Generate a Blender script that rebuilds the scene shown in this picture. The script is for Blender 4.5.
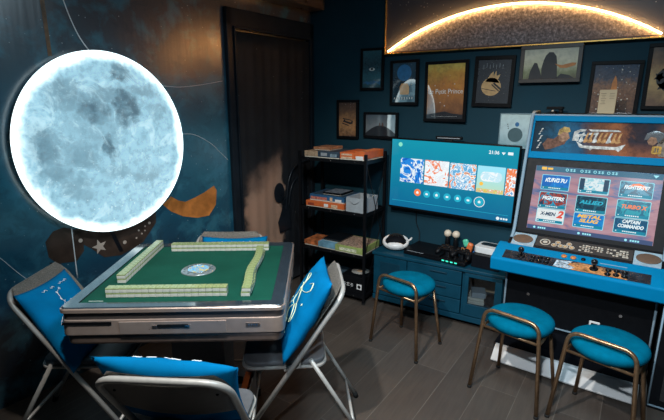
import bpy, bmesh, math, random
from mathutils import Vector, Matrix
random.seed(7)
R=math.radians; PI=math.pi
S=bpy.context.scene; COL=S.collection
for o in list(bpy.data.objects): bpy.data.objects.remove(o)

# ---------------------------------------------------------------- camera / light
cam=bpy.data.cameras.new('camera'); co=bpy.data.objects.new('camera',cam); COL.objects.link(co)
cam.sensor_fit='HORIZONTAL'; cam.sensor_width=36; cam.lens=36*450/664; cam.clip_start=.02
co.location=(0,0,1.6); co.rotation_euler=(R(90-13.4),0,R(32.5)); S.camera=co
w=bpy.data.worlds.new('world'); S.world=w; w.use_nodes=True
w.node_tree.nodes['Background'].inputs[0].default_value=(.25,.42,.6,1); w.node_tree.nodes['Background'].inputs[1].default_value=.05
S.view_settings.view_transform='Standard'; S.view_settings.look='None'; S.view_settings.gamma=1
S.view_settings.use_curve_mapping=False; S.view_settings.exposure=0.0
MOON_S=1.25; LED_S=105; SCREEN_S=1.0
def lamp(name,kind,loc,energy,col,size=.1,rot=(0,0,0),**k):
    d=bpy.data.lights.new(name,kind); d.energy=energy; d.color=col
    if kind=='AREA': d.size=size
    else: d.shadow_soft_size=size
    for a,b in k.items(): setattr(d,a,b)
    o=bpy.data.objects.new(name,d); COL.objects.link(o); o.location=loc; o.rotation_euler=rot; return o
lamp('key_downlight','SPOT',(-.95,.60,2.66),200,(1,.93,.85),.04,(R(31),0,R(-6)),spot_size=R(96),spot_blend=.6)
lamp('room_fill','AREA',(-.2,1.2,2.66),40,(.62,.86,1),.7)  # soft cool fill added under the ceiling to lift walls and room
lamp('front_downlight','SPOT',(-.1,-.5,2.66),260,(.86,.94,1),.05,(R(50),0,R(0)),spot_size=R(56),spot_blend=.8)

# ---------------------------------------------------------------- helpers
def mark(o,label=None,cat=None,group=None,kind=None):
    if label: o['label']=label
    if cat: o['category']=cat
    if group: o['group']=group
    if kind: o['kind']=kind
    return o
def empty(name,loc=(0,0,0),rz=0,label=None,cat=None,group=None,rot=None):
    o=bpy.data.objects.new(name,None); COL.objects.link(o); o.location=loc
    o.rotation_euler=rot if rot else (0,0,rz); o.empty_display_size=.05
    return mark(o,label,cat,group)
class MB:
    def __init__(s): s.bm=bmesh.new()
    def _merge(s,t,M=None,mi=0,smooth=False):
        if M is not None: t.transform(M)
        for f in t.faces: f.material_index=mi; f.smooth=smooth
        me=bpy.data.meshes.new('t'); t.to_mesh(me); t.free(); s.bm.from_mesh(me); bpy.data.meshes.remove(me)
    def box(s,c,d,bev=0,rot=None,mi=0,seg=2):
        t=bmesh.new(); bmesh.ops.create_cube(t,size=1)
        t.transform(Matrix.Diagonal((d[0],d[1],d[2],1)))
        if bev: bmesh.ops.bevel(t,geom=t.edges[:],offset=min(bev,min(d)*.49),segments=seg,profile=.5,affect='EDGES')
        M=Matrix.Translation(c)
        if rot: M=M@(Matrix.Rotation(rot[2],4,'Z')@Matrix.Rotation(rot[1],4,'Y')@Matrix.Rotation(rot[0],4,'X'))
        s._merge(t,M,mi); return s
    def span(s,a,b,bev=0,mi=0):
        return s.box([(a[i]+b[i])/2 for i in range(3)],[abs(b[i]-a[i]) for i in range(3)],bev,mi=mi)
    def cyl(s,a,b,r,r2=None,n=16,mi=0,smooth=True):
        a=Vector(a); b=Vector(b); d=b-a; t=bmesh.new()
        bmesh.ops.create_cone(t,cap_ends=True,segments=n,radius1=r,radius2=r if r2 is None else r2,depth=d.length)
        M=Matrix.Translation((a+b)/2)@d.to_track_quat('Z','Y').to_matrix().to_4x4()
        s._merge(t,M,mi,False)
        if smooth:
            s.bm.faces.ensure_lookup_table()
            for f in s.bm.faces[-(n+2):]:
                if len(f.verts)==4: f.smooth=True
        return s
    def sph(s,c,r,n=16,mi=0,scale=(1,1,1),rot=None):
        t=bmesh.new(); bmesh.ops.create_uvsphere(t,u_segments=n,v_segments=max(6,n//2),radius=r)
        M=Matrix.Translation(c)
        if rot: M=M@(Matrix.Rotation(rot[2],4,'Z')@Matrix.Rotation(rot[1],4,'Y')@Matrix.Rotation(rot[0],4,'X'))
        M=M@Matrix.Diagonal((*scale,1)); s._merge(t,M,mi,True); return s
    def tube(s,pts,r,n=8,closed=False,mi=0,fl=1.0):
        P=[Vector(p) for p in pts]; N=len(P); rings=[]
        T=[]
        for i in range(N):
            a=P[(i-1)%N] if (closed or i>0) else P[0]; b=P[(i+1)%N] if (closed or i<N-1) else P[-1]
            T.append((b-a).normalized())
        up=Vector((0,0,1)) if abs(T[0].z)<.9 else Vector((0,1,0))
        x=T[0].cross(up).normalized()
        for i in range(N):
            x=(x-T[i]*x.dot(T[i])).normalized(); y=T[i].cross(x)
            rings.append([s.bm.verts.new(P[i]+(x*math.cos(2*PI*k/n)+y*math.sin(2*PI*k/n)*fl)*r) for k in range(n)])
        for i in range(N if closed else N-1):
            A=rings[i]; B=rings[(i+1)%N]
            for k in range(n):
                f=s.bm.faces.new((A[k],A[(k+1)%n],B[(k+1)%n],B[k])); f.smooth=True; f.material_index=mi
        if not closed:
            for rr in (rings[0][::-1],rings[-1]):
                f=s.bm.faces.new(rr); f.material_index=mi
        return s
    def prism(s,poly,M=None,depth=.01,mi=0,bev=0,mode='xz'):
        # poly in local 2D; xz: extruded along y 0..depth ; yz: along x ; xy: along z
        def P(p,d):
            return {'xz':(p[0],d,p[1]),'yz':(d,p[0],p[1]),'xy':(p[0],p[1],d)}[mode]
        t=bmesh.new()
        A=[t.verts.new(P(p,0)) for p in poly]; B=[t.verts.new(P(p,depth)) for p in poly]
        n=len(poly); t.faces.new(A); t.faces.new(B[::-1])
        for i in range(n): t.faces.new((A[i],B[i],B[(i+1)%n],A[(i+1)%n]))
        bmesh.ops.recalc_face_normals(t,faces=t.faces[:])
        if bev: bmesh.ops.bevel(t,geom=t.edges[:],offset=bev,segments=2,profile=.5,affect='EDGES')
        s._merge(t,M,mi); return s
    def lathe(s,prof,c=(0,0,0),n=28,M=None,mi=0,smooth=True):
        t=bmesh.new(); rings=[]
        for r,z in prof:
            rings.append([t.verts.new((max(r,1e-4)*math.cos(2*PI*k/n),max(r,1e-4)*math.sin(2*PI*k/n),z)) for k in range(n)])
        for i in range(len(rings)-1):
            for k in range(n): t.faces.new((rings[i][k],rings[i][(k+1)%n],rings[i+1][(k+1)%n],rings[i+1][k]))
        t.faces.new(rings[0][::-1]); t.faces.new(rings[-1])
        bmesh.ops.recalc_face_normals(t,faces=t.faces[:])
        s._merge(t,Matrix.Translation(c)@(M or Matrix.Identity(4)),mi,smooth); return s
    def build(s,name,mats,parent=None,loc=(0,0,0),rot=(0,0,0)):
        me=bpy.data.meshes.new(name); s.bm.to_mesh(me); s.bm.free()
        for m in (mats if isinstance(mats,(list,tuple)) else [mats]): me.materials.append(m)
        o=bpy.data.objects.new(name,me); COL.objects.link(o); o.parent=parent; o.location=loc; o.rotation_euler=rot
        return o
def fillet(pts,r,n=6):
    P=[Vector(p) for p in pts]; out=[P[0]]
    for i in range(1,len(P)-1):
        a=(P[i-1]-P[i]); b=(P[i+1]-P[i]); d=min(r,a.length*.49,b.length*.49)
        A=P[i]+a.normalized()*d; B=P[i]+b.normalized()*d
        for k in range(n+1):
            t=k/n; out.append(A*(1-t)**2+P[i]*2*t*(1-t)+B*t*t)
    out.append(P[-1]); return out
def smooth_curve(pts,n=6):
    P=[Vector(p) for p in pts]; out=[]
    for i in range(len(P)-1):
        p0=P[max(i-1,0)];p1=P[i];p2=P[i+1];p3=P[min(i+2,len(P)-1)]
        for k in range(n):
            t=k/n; out.append(.5*((2*p1)+(p2-p0)*t+(2*p0-5*p1+4*p2-p3)*t*t+(3*p1-p0-3*p2+p3)*t**3))
    out.append(P[-1]); return out
def rrect(w,h,r,n=5,cx=0,cy=0):
    out=[]
    for sx,sy,a0 in ((1,1,0),(-1,1,90),(-1,-1,180),(1,-1,270)):
        for k in range(n+1):
            a=R(a0+90*k/n); out.append((cx+sx*(w/2-r)+r*math.cos(a),cy+sy*(h/2-r)+r*math.sin(a)))
    return out
def star_poly(cx,cy,r,rot=0,k=.42):
    return [(cx+(r if i%2==0 else r*k)*math.sin(PI*i/5+rot),cy+(r if i%2==0 else r*k)*math.cos(PI*i/5+rot)) for i in range(10)]
def disc(cx,cy,rx,ry=None,n=24): return [(cx+rx*math.cos(2*PI*i/n),cy+(ry or rx)*math.sin(2*PI*i/n)) for i in range(n)]

# ---- materials
def newmat(name):
    m=bpy.data.materials.new(name); m.use_nodes=True; nt=m.node_tree; b=nt.nodes['Principled BSDF']; return m,nt,b
def setc(s,c): s.default_value=(*c,1)
class NT:
    def __init__(s,nt): s.nt=nt; s.tc=nt.nodes.new('ShaderNodeTexCoord').outputs['Object']
    def n(s,t,**k):
        x=s.nt.nodes.new('ShaderNode'+t)
        for a,b in k.items(): setattr(x,a,b)
        return x
    def lk(s,a,b): s.nt.links.new(a,b)
    def noise(s,scale,detail=3,rough=.55,vec=None,dist=0):
        x=s.n('TexNoise'); x.inputs['Scale'].default_value=scale; x.inputs['Detail'].default_value=detail
        x.inputs['Roughness'].default_value=rough; x.inputs['Distortion'].default_value=dist
        s.lk(vec or s.tc,x.inputs['Vector']); return x.outputs['Fac']
    def ramp(s,fac,stops,interp='LINEAR'):
        x=s.n('ValToRGB'); x.color_ramp.interpolation=interp; e=x.color_ramp.elements
        while len(e)>1: e.remove(e[-1])
        e[0].position=stops[0][0]; e[0].color=(*stops[0][1],1)
        for p,c in stops[1:]:
            q=e.new(p); q.color=(*c,1)
        s.lk(fac,x.inputs[0]); return x.outputs[0]
    def math(s,op,a,b=None,clamp=False):
        x=s.n('Math',operation=op,use_clamp=clamp)
        for i,v in enumerate((a,b)):
            if v is None: continue
            if isinstance(v,(int,float)): x.inputs[i].default_value=v
            else: s.lk(v,x.inputs[i])
        return x.outputs[0]
    def mix(s,f,a,b,mode='MIX'):
        x=s.n('Mix',data_type='RGBA',blend_type=mode)
        for i,v in ((0,f),(6,a),(7,b)):
            if isinstance(v,(int,float)): x.inputs[i].default_value=v
            elif isinstance(v,tuple): x.inputs[i].default_value=(*v,1)
            else: s.lk(v,x.inputs[i])
        return x.outputs[2]
    def sep(s,vec=None):
        x=s.n('SeparateXYZ'); s.lk(vec or s.tc,x.inputs[0]); return x.outputs
    def maprange(s,v,a,b,c=0,d=1,smooth=False):
        x=s.n('MapRange'); x.interpolation_type='SMOOTHSTEP' if smooth else 'LINEAR'
        s.lk(v,x.inputs[0]); 
        for i,q in enumerate((a,b,c,d)): x.inputs[i+1].default_value=q
        return x.outputs[0]
    def dist(s,p,sc=(1,1,1),vec=None):
        m=s.n('Mapping'); m.inputs['Location'].default_value=[-p[i]*sc[i] for i in range(3)]; m.inputs['Scale'].default_value=sc
        s.lk(vec or s.tc,m.inputs[0]); x=s.n('VectorMath',operation='LENGTH'); s.lk(m.outputs[0],x.inputs[0]); return x.outputs['Value']
    def stars(s,scale,thr=.06,keep=.5):
        v=s.n('TexVoronoi'); v.inputs['Scale'].default_value=scale; s.lk(s.tc,v.inputs['Vector'])
        c=s.n('SeparateColor'); s.lk(v.outputs['Color'],c.inputs[0])
        d=s.maprange(v.outputs['Distance'],thr*.5,thr,1,0)
        return s.math('MULTIPLY',d,s.math('GREATER_THAN',c.outputs[0],keep))
    def bump(s,b,h,strength=.2,dist=.002):
        x=s.n('Bump'); x.inputs['Strength'].default_value=strength; x.inputs['Distance'].default_value=dist
        s.lk(h,x.inputs['Height']); s.lk(x.outputs[0],b.inputs['Normal'])
def pbr(name,c,rough=.5,metal=0,var=.12,scale=30,bump=0,bscale=None,coat=0,spec=None):
    m,nt,b=newmat(name); N=NT(nt)
    f=N.noise(scale,4)
    col=N.ramp(f,[(.3,tuple(x*(1-var) for x in c)),(.7,tuple(min(1,x*(1+var)) for x in c))])
    N.lk(col,b.inputs['Base Color']); b.inputs['Metallic'].default_value=metal
    N.lk(N.maprange(f,.3,.7,max(0,rough-.05),min(1,rough+.05)),b.inputs['Roughness'])
    if coat: b.inputs['Coat Weight'].default_value=coat; b.inputs['Coat Roughness'].default_value=.04
    if spec is None and max(c)<.03 and not coat: spec=.13
    if spec is not None: b.inputs['Specular IOR Level'].default_value=spec
    if bump: N.bump(b,N.noise(bscale or scale*6,3),bump)
    return m
def emis(name,c,s=1.0,var=.06,scale=12):
    m,nt,b=newmat(name); N=NT(nt); b.inputs['Base Color'].default_value=(.005,.005,.005,1); b.inputs['Roughness'].default_value=.25; b.inputs['Specular IOR Level'].default_value=.06
    N.lk(N.ramp(N.noise(scale,2),[(.3,tuple(x*(1-var) for x in c)),(.7,tuple(x*(1+var) for x in c))]),b.inputs['Emission Color'])
    b.inputs['Emission Strength'].default_value=s; return m
def card_mat(name,cols,scale=40,s=1.0,dist=2.0,seed=0.0):
    """glowing picture on a screen: flowing patches of colour"""
    m,nt,b=newmat(name); N=NT(nt); b.inputs['Base Color'].default_value=(.005,.005,.005,1); b.inputs['Roughness'].default_value=.2; b.inputs['Specular IOR Level'].default_value=.06
    mp=N.n('Mapping'); mp.inputs['Location'].default_value=(seed*3.1,seed*1.7,seed*2.3); N.lk(N.tc,mp.inputs[0])
    f=N.noise(scale,3,.6,mp.outputs[0],dist)
    k=len(cols); st=[(.32+.38*i/max(1,k-1),c) for i,c in enumerate(cols)]
    N.lk(N.ramp(f,st,'CONSTANT'),b.inputs['Emission Color']); b.inputs['Emission Strength'].default_value=s; return m
def print_mat(name,stops,h,amt=.3,nc=(0,0,0),nscale=25,star=0,sscale=90,coat=1.0):
    """paper print behind glass: vertical gradient of inks with mottling, optional stars"""
    m,nt,b=newmat(name); N=NT(nt)
    z=N.maprange(N.sep()[2],-h/2,h/2); f=N.noise(nscale,5,.6,None,.6)
    zz=N.math('ADD',z,N.math('MULTIPLY',N.math('SUBTRACT',f,.5),.6),True)
    stops=[(p,tuple(min(.9,x*1.5) for x in c)) for p,c in stops]
    col=N.ramp(zz,stops); col=N.mix(N.maprange(N.noise(nscale*2.3,4),.45,.7,0,amt),col,nc)
    if star: col=N.mix(N.stars(sscale,.16,.6),col,(star,star,star*.95))
    N.lk(col,b.inputs['Base Color']); b.inputs['Roughness'].default_value=.45
    b.inputs['Coat Weight'].default_value=coat; b.inputs['Coat Roughness'].default_value=.02; b.inputs['Coat IOR'].default_value=2.5
    return m
M={}
M['black']=pbr('black_plastic',(.005,.0055,.007),.38)
M['black_matte']=pbr('black_matte',(.004,.005,.008),.7)
M['black_gloss']=pbr('black_gloss',(.008,.010,.013),.12,coat=.5)
M['white']=pbr('white_plastic',(.75,.76,.76),.35,var=.05)
M['offwhite']=pbr('warm_white',(.62,.58,.5),.5,var=.08)
M['grey_metal']=pbr('grey_painted_tube',(.36,.35,.33),.38,.15,var=.08,scale=60)
M['grey_panel']=pbr('grey_panel',(.20,.19,.185),.5,.1,var=.1)
M['seat_vinyl']=pbr('grey_vinyl_seat',(.11,.115,.125),.55,bump=.3,bscale=300)
M['boucle']=pbr('grey_woven_pad',(.30,.28,.25),.95,var=.4,scale=220,bump=.8,bscale=320)
M['rubber']=pbr('dark_rubber',(.02,.02,.02),.8)
M['pillow']=pbr('blue_cotton',(.0,.145,.345),.85,spec=.05,var=.10,scale=14,bump=.15,bscale=500)
M['piping']=pbr('white_ink',(.85,.9,.9),.7,var=.03)
M['piping_y']=pbr('pale_yellow_ink',(.78,.82,.50),.7,var=.03)
M['brass']=pbr('antique_brass',(.36,.225,.13),.33,.85,var=.2,scale=45)
M['teal_seat']=pbr('teal_velvet',(.0,.135,.235),.85,spec=.03,var=.15,scale=18,bump=.12,bscale=300)
M['bronze']=pbr('brushed_rose_bronze',(.55,.43,.37),.34,.6,var=.08,scale=20)
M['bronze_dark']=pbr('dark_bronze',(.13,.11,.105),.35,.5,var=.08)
M['table_rim']=pbr('black_glass_rim',(.03,.045,.06),.16,0,coat=.8)
M['silver']=pbr('silver',(.6,.6,.62),.25,1,var=.04)
M['tile_white']=pbr('tile_ivory',(.66,.67,.62),.25,var=.03,coat=.3)
M['tile_green']=pbr('tile_lime',(.30,.37,.17),.28,var=.05,coat=.3)
M['wall']=pbr('dark_teal_paint',(.008,.042,.064),.65,spec=.2,var=.14,scale=3,bump=.08,bscale=120)
M['ceil']=pbr('dark_gloss_ceiling',(.010,.012,.016),.3,var=.2,scale=4)
M['trim_dark']=pbr('dark_blue_black_trim',(.012,.018,.026),.35,var=.2,scale=10)
M['gold']=pbr('gold_frame',(.72,.44,.12),.3,.9,var=.08)
M['wood']=pbr('light_wood',(.42,.28,.17),.5,var=.2,scale=20)
M['tealwood']=pbr('teal_lacquer',(.003,.048,.085),.4,spec=.3,var=.15,scale=8)
M['tealwood_d']=pbr('teal_lacquer_recess',(.003,.036,.064),.4,var=.15,scale=8)
M['arc_blue']=pbr('arcade_blue_laminate',(.0,.19,.40),.6,var=.05,scale=10,spec=.06)
M['arc_black']=pbr('arcade_black_laminate',(.004,.005,.007),.45,var=.1)
M['arc_trim']=pbr('pale_edge_trim',(.24,.34,.42),.6,0,var=.05,spec=.1)
M['arc_kick']=pbr('white_kick_board',(.72,.74,.75),.45,var=.1,scale=8)
M['bezel']=pbr('charcoal_bezel',(.012,.013,.015),.5,spec=.12)
M['speaker']=pbr('brown_speaker_mesh',(.12,.075,.05),.6,var=.3,scale=400)
M['orange']=pbr('orange_card',(.62,.13,.03),.5,var=.12,scale=18)
M['orange2']=pbr('orange_plastic',(.60,.20,.05),.4,var=.08)
M['tan']=pbr('tan_card',(.40,.28,.18),.6,var=.35,scale=60)
M['greybox']=pbr('grey_card',(.32,.35,.38),.6,var=.08,scale=9)
M['print_ink']=pbr('dark_ink',(.012,.014,.02),.5,coat=1)
M['white_ink']=pbr('poster_white_ink',(.75,.76,.74),.5,coat=.5)
M['gold_ink']=pbr('poster_gold_ink',(.58,.36,.16),.5,var=.2,coat=1)
M['orange_ink']=pbr('poster_orange_ink',(.55,.20,.05),.5,var=.2,coat=1)
M['blue_ink']=pbr('poster_blue_ink',(.02,.16,.38),.5,var=.25,coat=1)
M['wire']=pbr('cable_black',(.012,.012,.014),.5)
M['scr_white']=emis('screen_white',(.85,.97,1),1.0*SCREEN_S)
M['scr_teal']=emis('screen_teal',(.0,.24,.36),1.0*SCREEN_S)
M['scr_dark']=emis('screen_navy',(.01,.05,.11),1.0*SCREEN_S)
M['scr_orange']=emis('screen_orange',(.95,.24,.08),1.0*SCREEN_S)
M['scr_cyan']=emis('screen_cyan',(.02,.45,.62),1.0*SCREEN_S)
M['scr_blue']=emis('screen_blue',(.01,.16,.55),1.0*SCREEN_S)
M['scr_red']=emis('screen_red',(.75,.09,.06),1.0*SCREEN_S)
M['scr_yellow']=emis('screen_yellow',(.95,.55,.08),1.0*SCREEN_S)

def floor_mat():
    m,nt,b=newmat('dark_wood_plank'); N=NT(nt)
    mp=N.n('Mapping'); mp.inputs['Rotation'].default_value=(0,0,R(92)); N.lk(N.tc,mp.inputs[0])
    br=N.n('TexBrick'); N.lk(mp.outputs[0],br.inputs['Vector'])
    br.inputs['Scale'].default_value=1; br.inputs['Brick Width'].default_value=1.2; br.inputs['Row Height'].default_value=.2
    br.inputs['Mortar Size'].default_value=.0016; br.inputs['Mortar Smooth'].default_value=.2; br.offset=.37; br.offset_frequency=2
    setc(br.inputs['Color1'],(.056,.045,.039)); setc(br.inputs['Color2'],(.092,.073,.061)); setc(br.inputs['Mortar'],(.17,.15,.13))  # pale seam colour paints in the sheen caught along plank joints
    g=N.n('Mapping'); g.inputs['Scale'].default_value=(14,1.2,1); N.lk(N.tc,g.inputs[0])
    f=N.noise(3,6,.6,g.outputs[0],.4); f2=N.noise(2.2,3)
    col=N.mix(N.maprange(f,.35,.7,0,.5),br.outputs['Color'],(.040,.034,.031)); col=N.mix(N.maprange(f2,.4,.65,0,.3),col,(.11,.092,.075))
    N.lk(col,b.inputs['Base Color']); N.lk(N.maprange(f,.3,.7,.36,.52),b.inputs['Roughness'])
    N.bump(b,N.math('ADD',f,N.math('MULTIPLY',br.outputs['Fac'],-1)),.12,.002); return m
def mural_mat():
    # local object coords: x = distance along wall from the back corner, z up
    m,nt,b=newmat('space_mural_print'); N=NT(nt)
    z=N.sep()[2]
    f=N.noise(1.6,6,.6,None,.8); f2=N.noise(5,5,.6,None,.4)
    zz=N.math('ADD',N.maprange(z,.2,2.5),N.math('MULTIPLY',N.math('SUBTRACT',f,.5),.35),True)
    col=N.ramp(zz,[(0,(.004,.012,.028)),(.2,(.010,.065,.12)),(.42,(.022,.145,.215)),(.62,(.026,.10,.15)),(.8,(.05,.065,.085)),(1,(.07,.06,.06))])  # top stops turn grey-brown: reflected light put into the print colour
    col=N.mix(N.maprange(f2,.50,.62,0,.6),col,(.05,.22,.31))
    col=N.mix(N.maprange(N.noise(1.1,3,.5,None,0),.55,.75,0,.4),col,(.006,.02,.04))
    col=N.mix(N.maprange(N.noise(14,8,.75,None,1),.52,.64,0,.35),col,(.004,.03,.055)); col=N.mix(N.stars(26,.09,.5),col,(.4,.48,.52))
    N.lk(col,b.inputs['Base Color']); b.inputs['Roughness'].default_value=.28; b.inputs['Coat Weight'].default_value=1; b.inputs['Coat Roughness'].default_value=.25; b.inputs['Coat IOR'].default_value=1.75
    g=N.n('Mapping'); g.inputs['Scale'].default_value=(6,1,.5); N.lk(N.tc,g.inputs[0])
    N.bump(b,N.noise(1.3,3,.5,g.outputs[0]),.35,.02); return m
def curtain_mat():
    m,nt,b=newmat('starry_black_curtain_cloth'); N=NT(nt)
    f=N.noise(5,5); col=N.ramp(f,[(.3,(.022,.027,.036)),(.7,(.036,.043,.052))])
    # printed dusty pink glow at the foot of the cloth
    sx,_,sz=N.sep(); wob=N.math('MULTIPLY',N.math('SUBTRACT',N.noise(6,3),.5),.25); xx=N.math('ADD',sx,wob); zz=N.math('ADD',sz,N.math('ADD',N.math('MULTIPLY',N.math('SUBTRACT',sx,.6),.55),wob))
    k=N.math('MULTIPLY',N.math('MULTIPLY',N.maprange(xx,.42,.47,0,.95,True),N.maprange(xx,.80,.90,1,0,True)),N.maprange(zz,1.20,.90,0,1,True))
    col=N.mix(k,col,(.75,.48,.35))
    col=N.mix(N.stars(17,.06,.6),col,(.5,.55,.55))
    N.lk(col,b.inputs['Base Color']); b.inputs['Roughness'].default_value=.6; N.bump(b,N.noise(200,2),.1); return m
def moon_mat():
    m,nt,b=newmat('moon_lightbox'); N=NT(nt); b.inputs['Base Color'].default_value=(.25,.3,.33,1); b.inputs['Roughness'].default_value=.5
    # coordinates: x along disc width (-.5...5), z up
    def px(x,y): return ((x-97)/172.0,0,(142-y)/182.0)
    warp=N.noise(7,6,.65,None,.5); vec=N.n('Vector Math' if False else 'VectorMath',operation='ADD')
    nn=N.n('TexNoise'); nn.inputs['Scale'].default_value=7; nn.inputs['Detail'].default_value=6; nn.inputs['Roughness'].default_value=.65; N.lk(N.tc,nn.inputs['Vector'])
    sc=N.n('VectorMath',operation='SCALE'); sb=N.n('VectorMath',operation='SUBTRACT'); N.lk(nn.outputs['Color'],sb.inputs[0]); sb.inputs[1].default_value=(.5,.5,.5)
    N.lk(sb.outputs[0],sc.inputs[0]); sc.inputs['Scale'].default_value=.26; N.lk(N.tc,vec.inputs[0]); N.lk(sc.outputs[0],vec.inputs[1])
    V=vec.outputs[0]
    tot=None
    for x,y,rx,rz,a in [(114,68,.065,.05,.75),(82,106,.11,.10,.8),(114,104,.09,.12,1.0),(98,90,.10,.06,.6),(60,93,.09,.08,.5),(40,140,.09,.13,.65),(44,166,.10,.08,.55),
                        (68,150,.11,.09,.5),(97,145,.05,.08,.85),(137,86,.10,.05,.55),(150,108,.06,.06,.4),(130,178,.10,.06,.45),(62,180,.10,.06,.45),(100,172,.10,.06,.35),
                        (60,190,.1,.05,.4),(130,180,.10,.05,.3),(85,125,.20,.18,.3)]:
        p=px(x,y); d=N.dist(p,(1/rx,0,1/rz),V); g=N.maprange(d,.35,1.25,a,0,True)
        tot=g if tot is None else N.math('MAXIMUM',tot,g)
    tot=N.math('MULTIPLY',tot,N.maprange(N.noise(9,7,.7),.25,.65,.45,1.15))
    fine=N.noise(30,6,.7)
    vo=N.n('TexVoronoi'); vo.inputs['Scale'].default_value=34; N.lk(N.tc,vo.inputs['Vector'])
    cr=N.maprange(vo.outputs['Distance'],.06,.16,1,0)
    lat=N.maprange(N.sep()[2],-.05,-.35,0,1)
    base=N.mix(N.math('MULTIPLY',tot,1.25,True),(.27,.50,.61),(.035,.085,.12))
    base=N.mix(N.maprange(fine,.45,.60,0,.55),base,(.11,.24,.31))
    base=N.mix(N.math('MULTIPLY',N.maprange(N.noise(6,8,.75,None,1.5),.5,.6,0,.55),N.math('SUBTRACT',1,tot,True)),base,(.55,.80,.88))
    base=N.mix(N.math('MULTIPLY',N.math('MULTIPLY',cr,N.math('ADD',N.math('MULTIPLY',lat,.75),.25)),.75),base,(.8,.95,1))
    r=N.dist((0,0,0),(2.04,0,1.934))
    rim=N.maprange(N.math('ADD',r,N.math('MULTIPLY',N.math('SUBTRACT',nn.outputs['Fac'],.5),.25)),.86,1.0,0,1,True)
    em=N.mix(N.math('MULTIPLY',rim,.92),base,(.80,.97,1.0))
    N.lk(em,b.inputs['Emission Color'])
    st=N.math('ADD',N.math('MULTIPLY',rim,MOON_S*.9),MOON_S*.95); N.lk(st,b.inputs['Emission Strength'])
    return m
def planet_mat():
    m,nt,b=newmat('grainy_lunar_print'); N=NT(nt)
    f=N.noise(55,6,.75); g=N.noise(8,5,.6,None,1)
    col=N.ramp(f,[(.36,(.03,.036,.048)),(.5,(.12,.135,.165)),(.66,(.36,.39,.46))]); col=N.mix(N.maprange(g,.4,.65,0,.4),col,(.05,.055,.065))
    N.lk(col,b.inputs['Base Color']); b.inputs['Roughness'].default_value=.6; N.bump(b,f,.6,.003); return m
def felt_mat():
    m,nt,b=newmat('green_felt'); N=NT(nt)
    f=N.noise(6,4); N.lk(N.ramp(f,[(.3,(.004,.060,.040)),(.7,(.006,.082,.055))]),b.inputs['Base Color'])
    b.inputs['Roughness'].default_value=.85; b.inputs['Specular IOR Level'].default_value=.15; N.bump(b,N.noise(600,2),.2); return m
FLOOR=floor_mat(); MURAL=mural_mat(); CURT=curtain_mat(); MOON=moon_mat(); PLANET=planet_mat(); FELT=felt_mat()
LED=emis('led_warm_white',(1,.44,.12),LED_S,var=.02); HALO=emis('moon_edge_glow',(.8,.97,1),2.2,var=.02)

def text_mesh(name,body,size,mat,parent,M4,depth=.0006,width=None,bold=0,shear=0):
    cu=bpy.data.curves.new('t','FONT'); cu.body=body; cu.size=size; cu.extrude=depth; cu.align_x='CENTER'; cu.align_y='CENTER'; cu.offset=bold; cu.shear=shear
    cu.resolution_u=3
    o=bpy.data.objects.new('t',cu); COL.objects.link(o); dg=bpy.context.evaluated_depsgraph_get()
    me=bpy.data.meshes.new_from_object(o.evaluated_get(dg)); bpy.data.objects.remove(o)
    me.name=name
    if width and me.vertices:
        xs=[v.co.x for v in me.vertices]; k=width/(max(xs)-min(xs))
        for v in me.vertices: v.co.x*=k
    me.transform(M4); me.materials.clear(); me.materials.append(mat)
    q=bpy.data.objects.new(name,me); COL.objects.link(q); q.parent=parent; return q
def face_xz(x,y,z,rx=0):  # text plane facing -y (upright)
    return Matrix.Translation((x,y,z))@Matrix.Rotation(R(90)+rx,4,'X')

# ---------------------------------------------------------------- room shell
CZ=2.7
def struct(o): o['kind']='structure'; return o
struct(MB().span((-3.2,-1.6,-.06),(1.75,3.5,0)).build('floor',FLOOR))
struct(MB().span((-3.2,-1.6,CZ),(1.75,3.5,CZ+.06)).build('ceiling',M['ceil']))
struct(MB().span((-2.46,3.42,0),(1.75,3.5,CZ)).build('wall_back',M['wall']))
struct(MB().span((1.68,-1.6,0),(1.75,3.42,CZ)).build('wall_right',M['wall']))
struct(MB().span((-3.2,-1.66,0),(1.75,-1.6,CZ)).build('wall_front',M['wall']))
# mural wall: local x = away from the back corner, local z up, local -y... built through rotation
WROT=R(-95)  # local +x -> (-sin5,-cos5)
def wall_empty_rot(): return (0,0,WROT)
# local +y of this rotation points to (cos5,-sin5) = into the room
mw=MB().span((0,-.08,0),(5.1,0,CZ)).build('wall_left',MURAL,loc=(-2.4,3.42,0),rot=(0,0,WROT)); struct(mw)
sof=MB().span((-.0,.0,2.36),(5.0,.16,CZ),.004).build('trim_1',pbr('soffit_brown',(.07,.055,.048),.3,var=.3,scale=5),loc=(-2.4,3.42,0),rot=(0,0,WROT)); struct(sof)
# mural motifs (flat print on the wall skin)
def decal(name,polys,mat,parent,y0=.0,d=.0015):
    b=MB()
    for p in polys: b.prism(p,Matrix.Translation((0,y0,0)),d)
    return b.build(name,mat,parent)
ring=[[1.556,.936],[1.489,.982],[1.437,.945],[1.381,.925],[1.301,.942],[1.217,.967],[1.129,1.004],[1.106,.964],[1.122,.858],[1.189,.789],[1.293,.792],[1.409,.827],[1.499,.879]]
ink=lambda n,c,v=.25,sc=12: pbr(n,c,.32,var=v,scale=sc,coat=.2)
decal('ringed_planet_motif',[[p[:] for p in ring]],ink('mural_orange_ink',(.55,.20,.045),.5,7),mw)
fig1=[[2.281,.855],[2.236,.906],[2.179,.918],[2.08,.87],[2.088,.754],[2.137,.702],[2.239,.718],[2.276,.767]]
fig2=[[2.125,.893],[1.9,.905],[1.608,.924],[1.618,.824],[1.721,.715],[1.871,.668],[1.977,.683],[2.045,.756],[2.089,.794]]
decal('rock_motif',[fig1,fig2],ink('mural_brown_ink',(.052,.034,.026),.5,9),mw)
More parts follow.
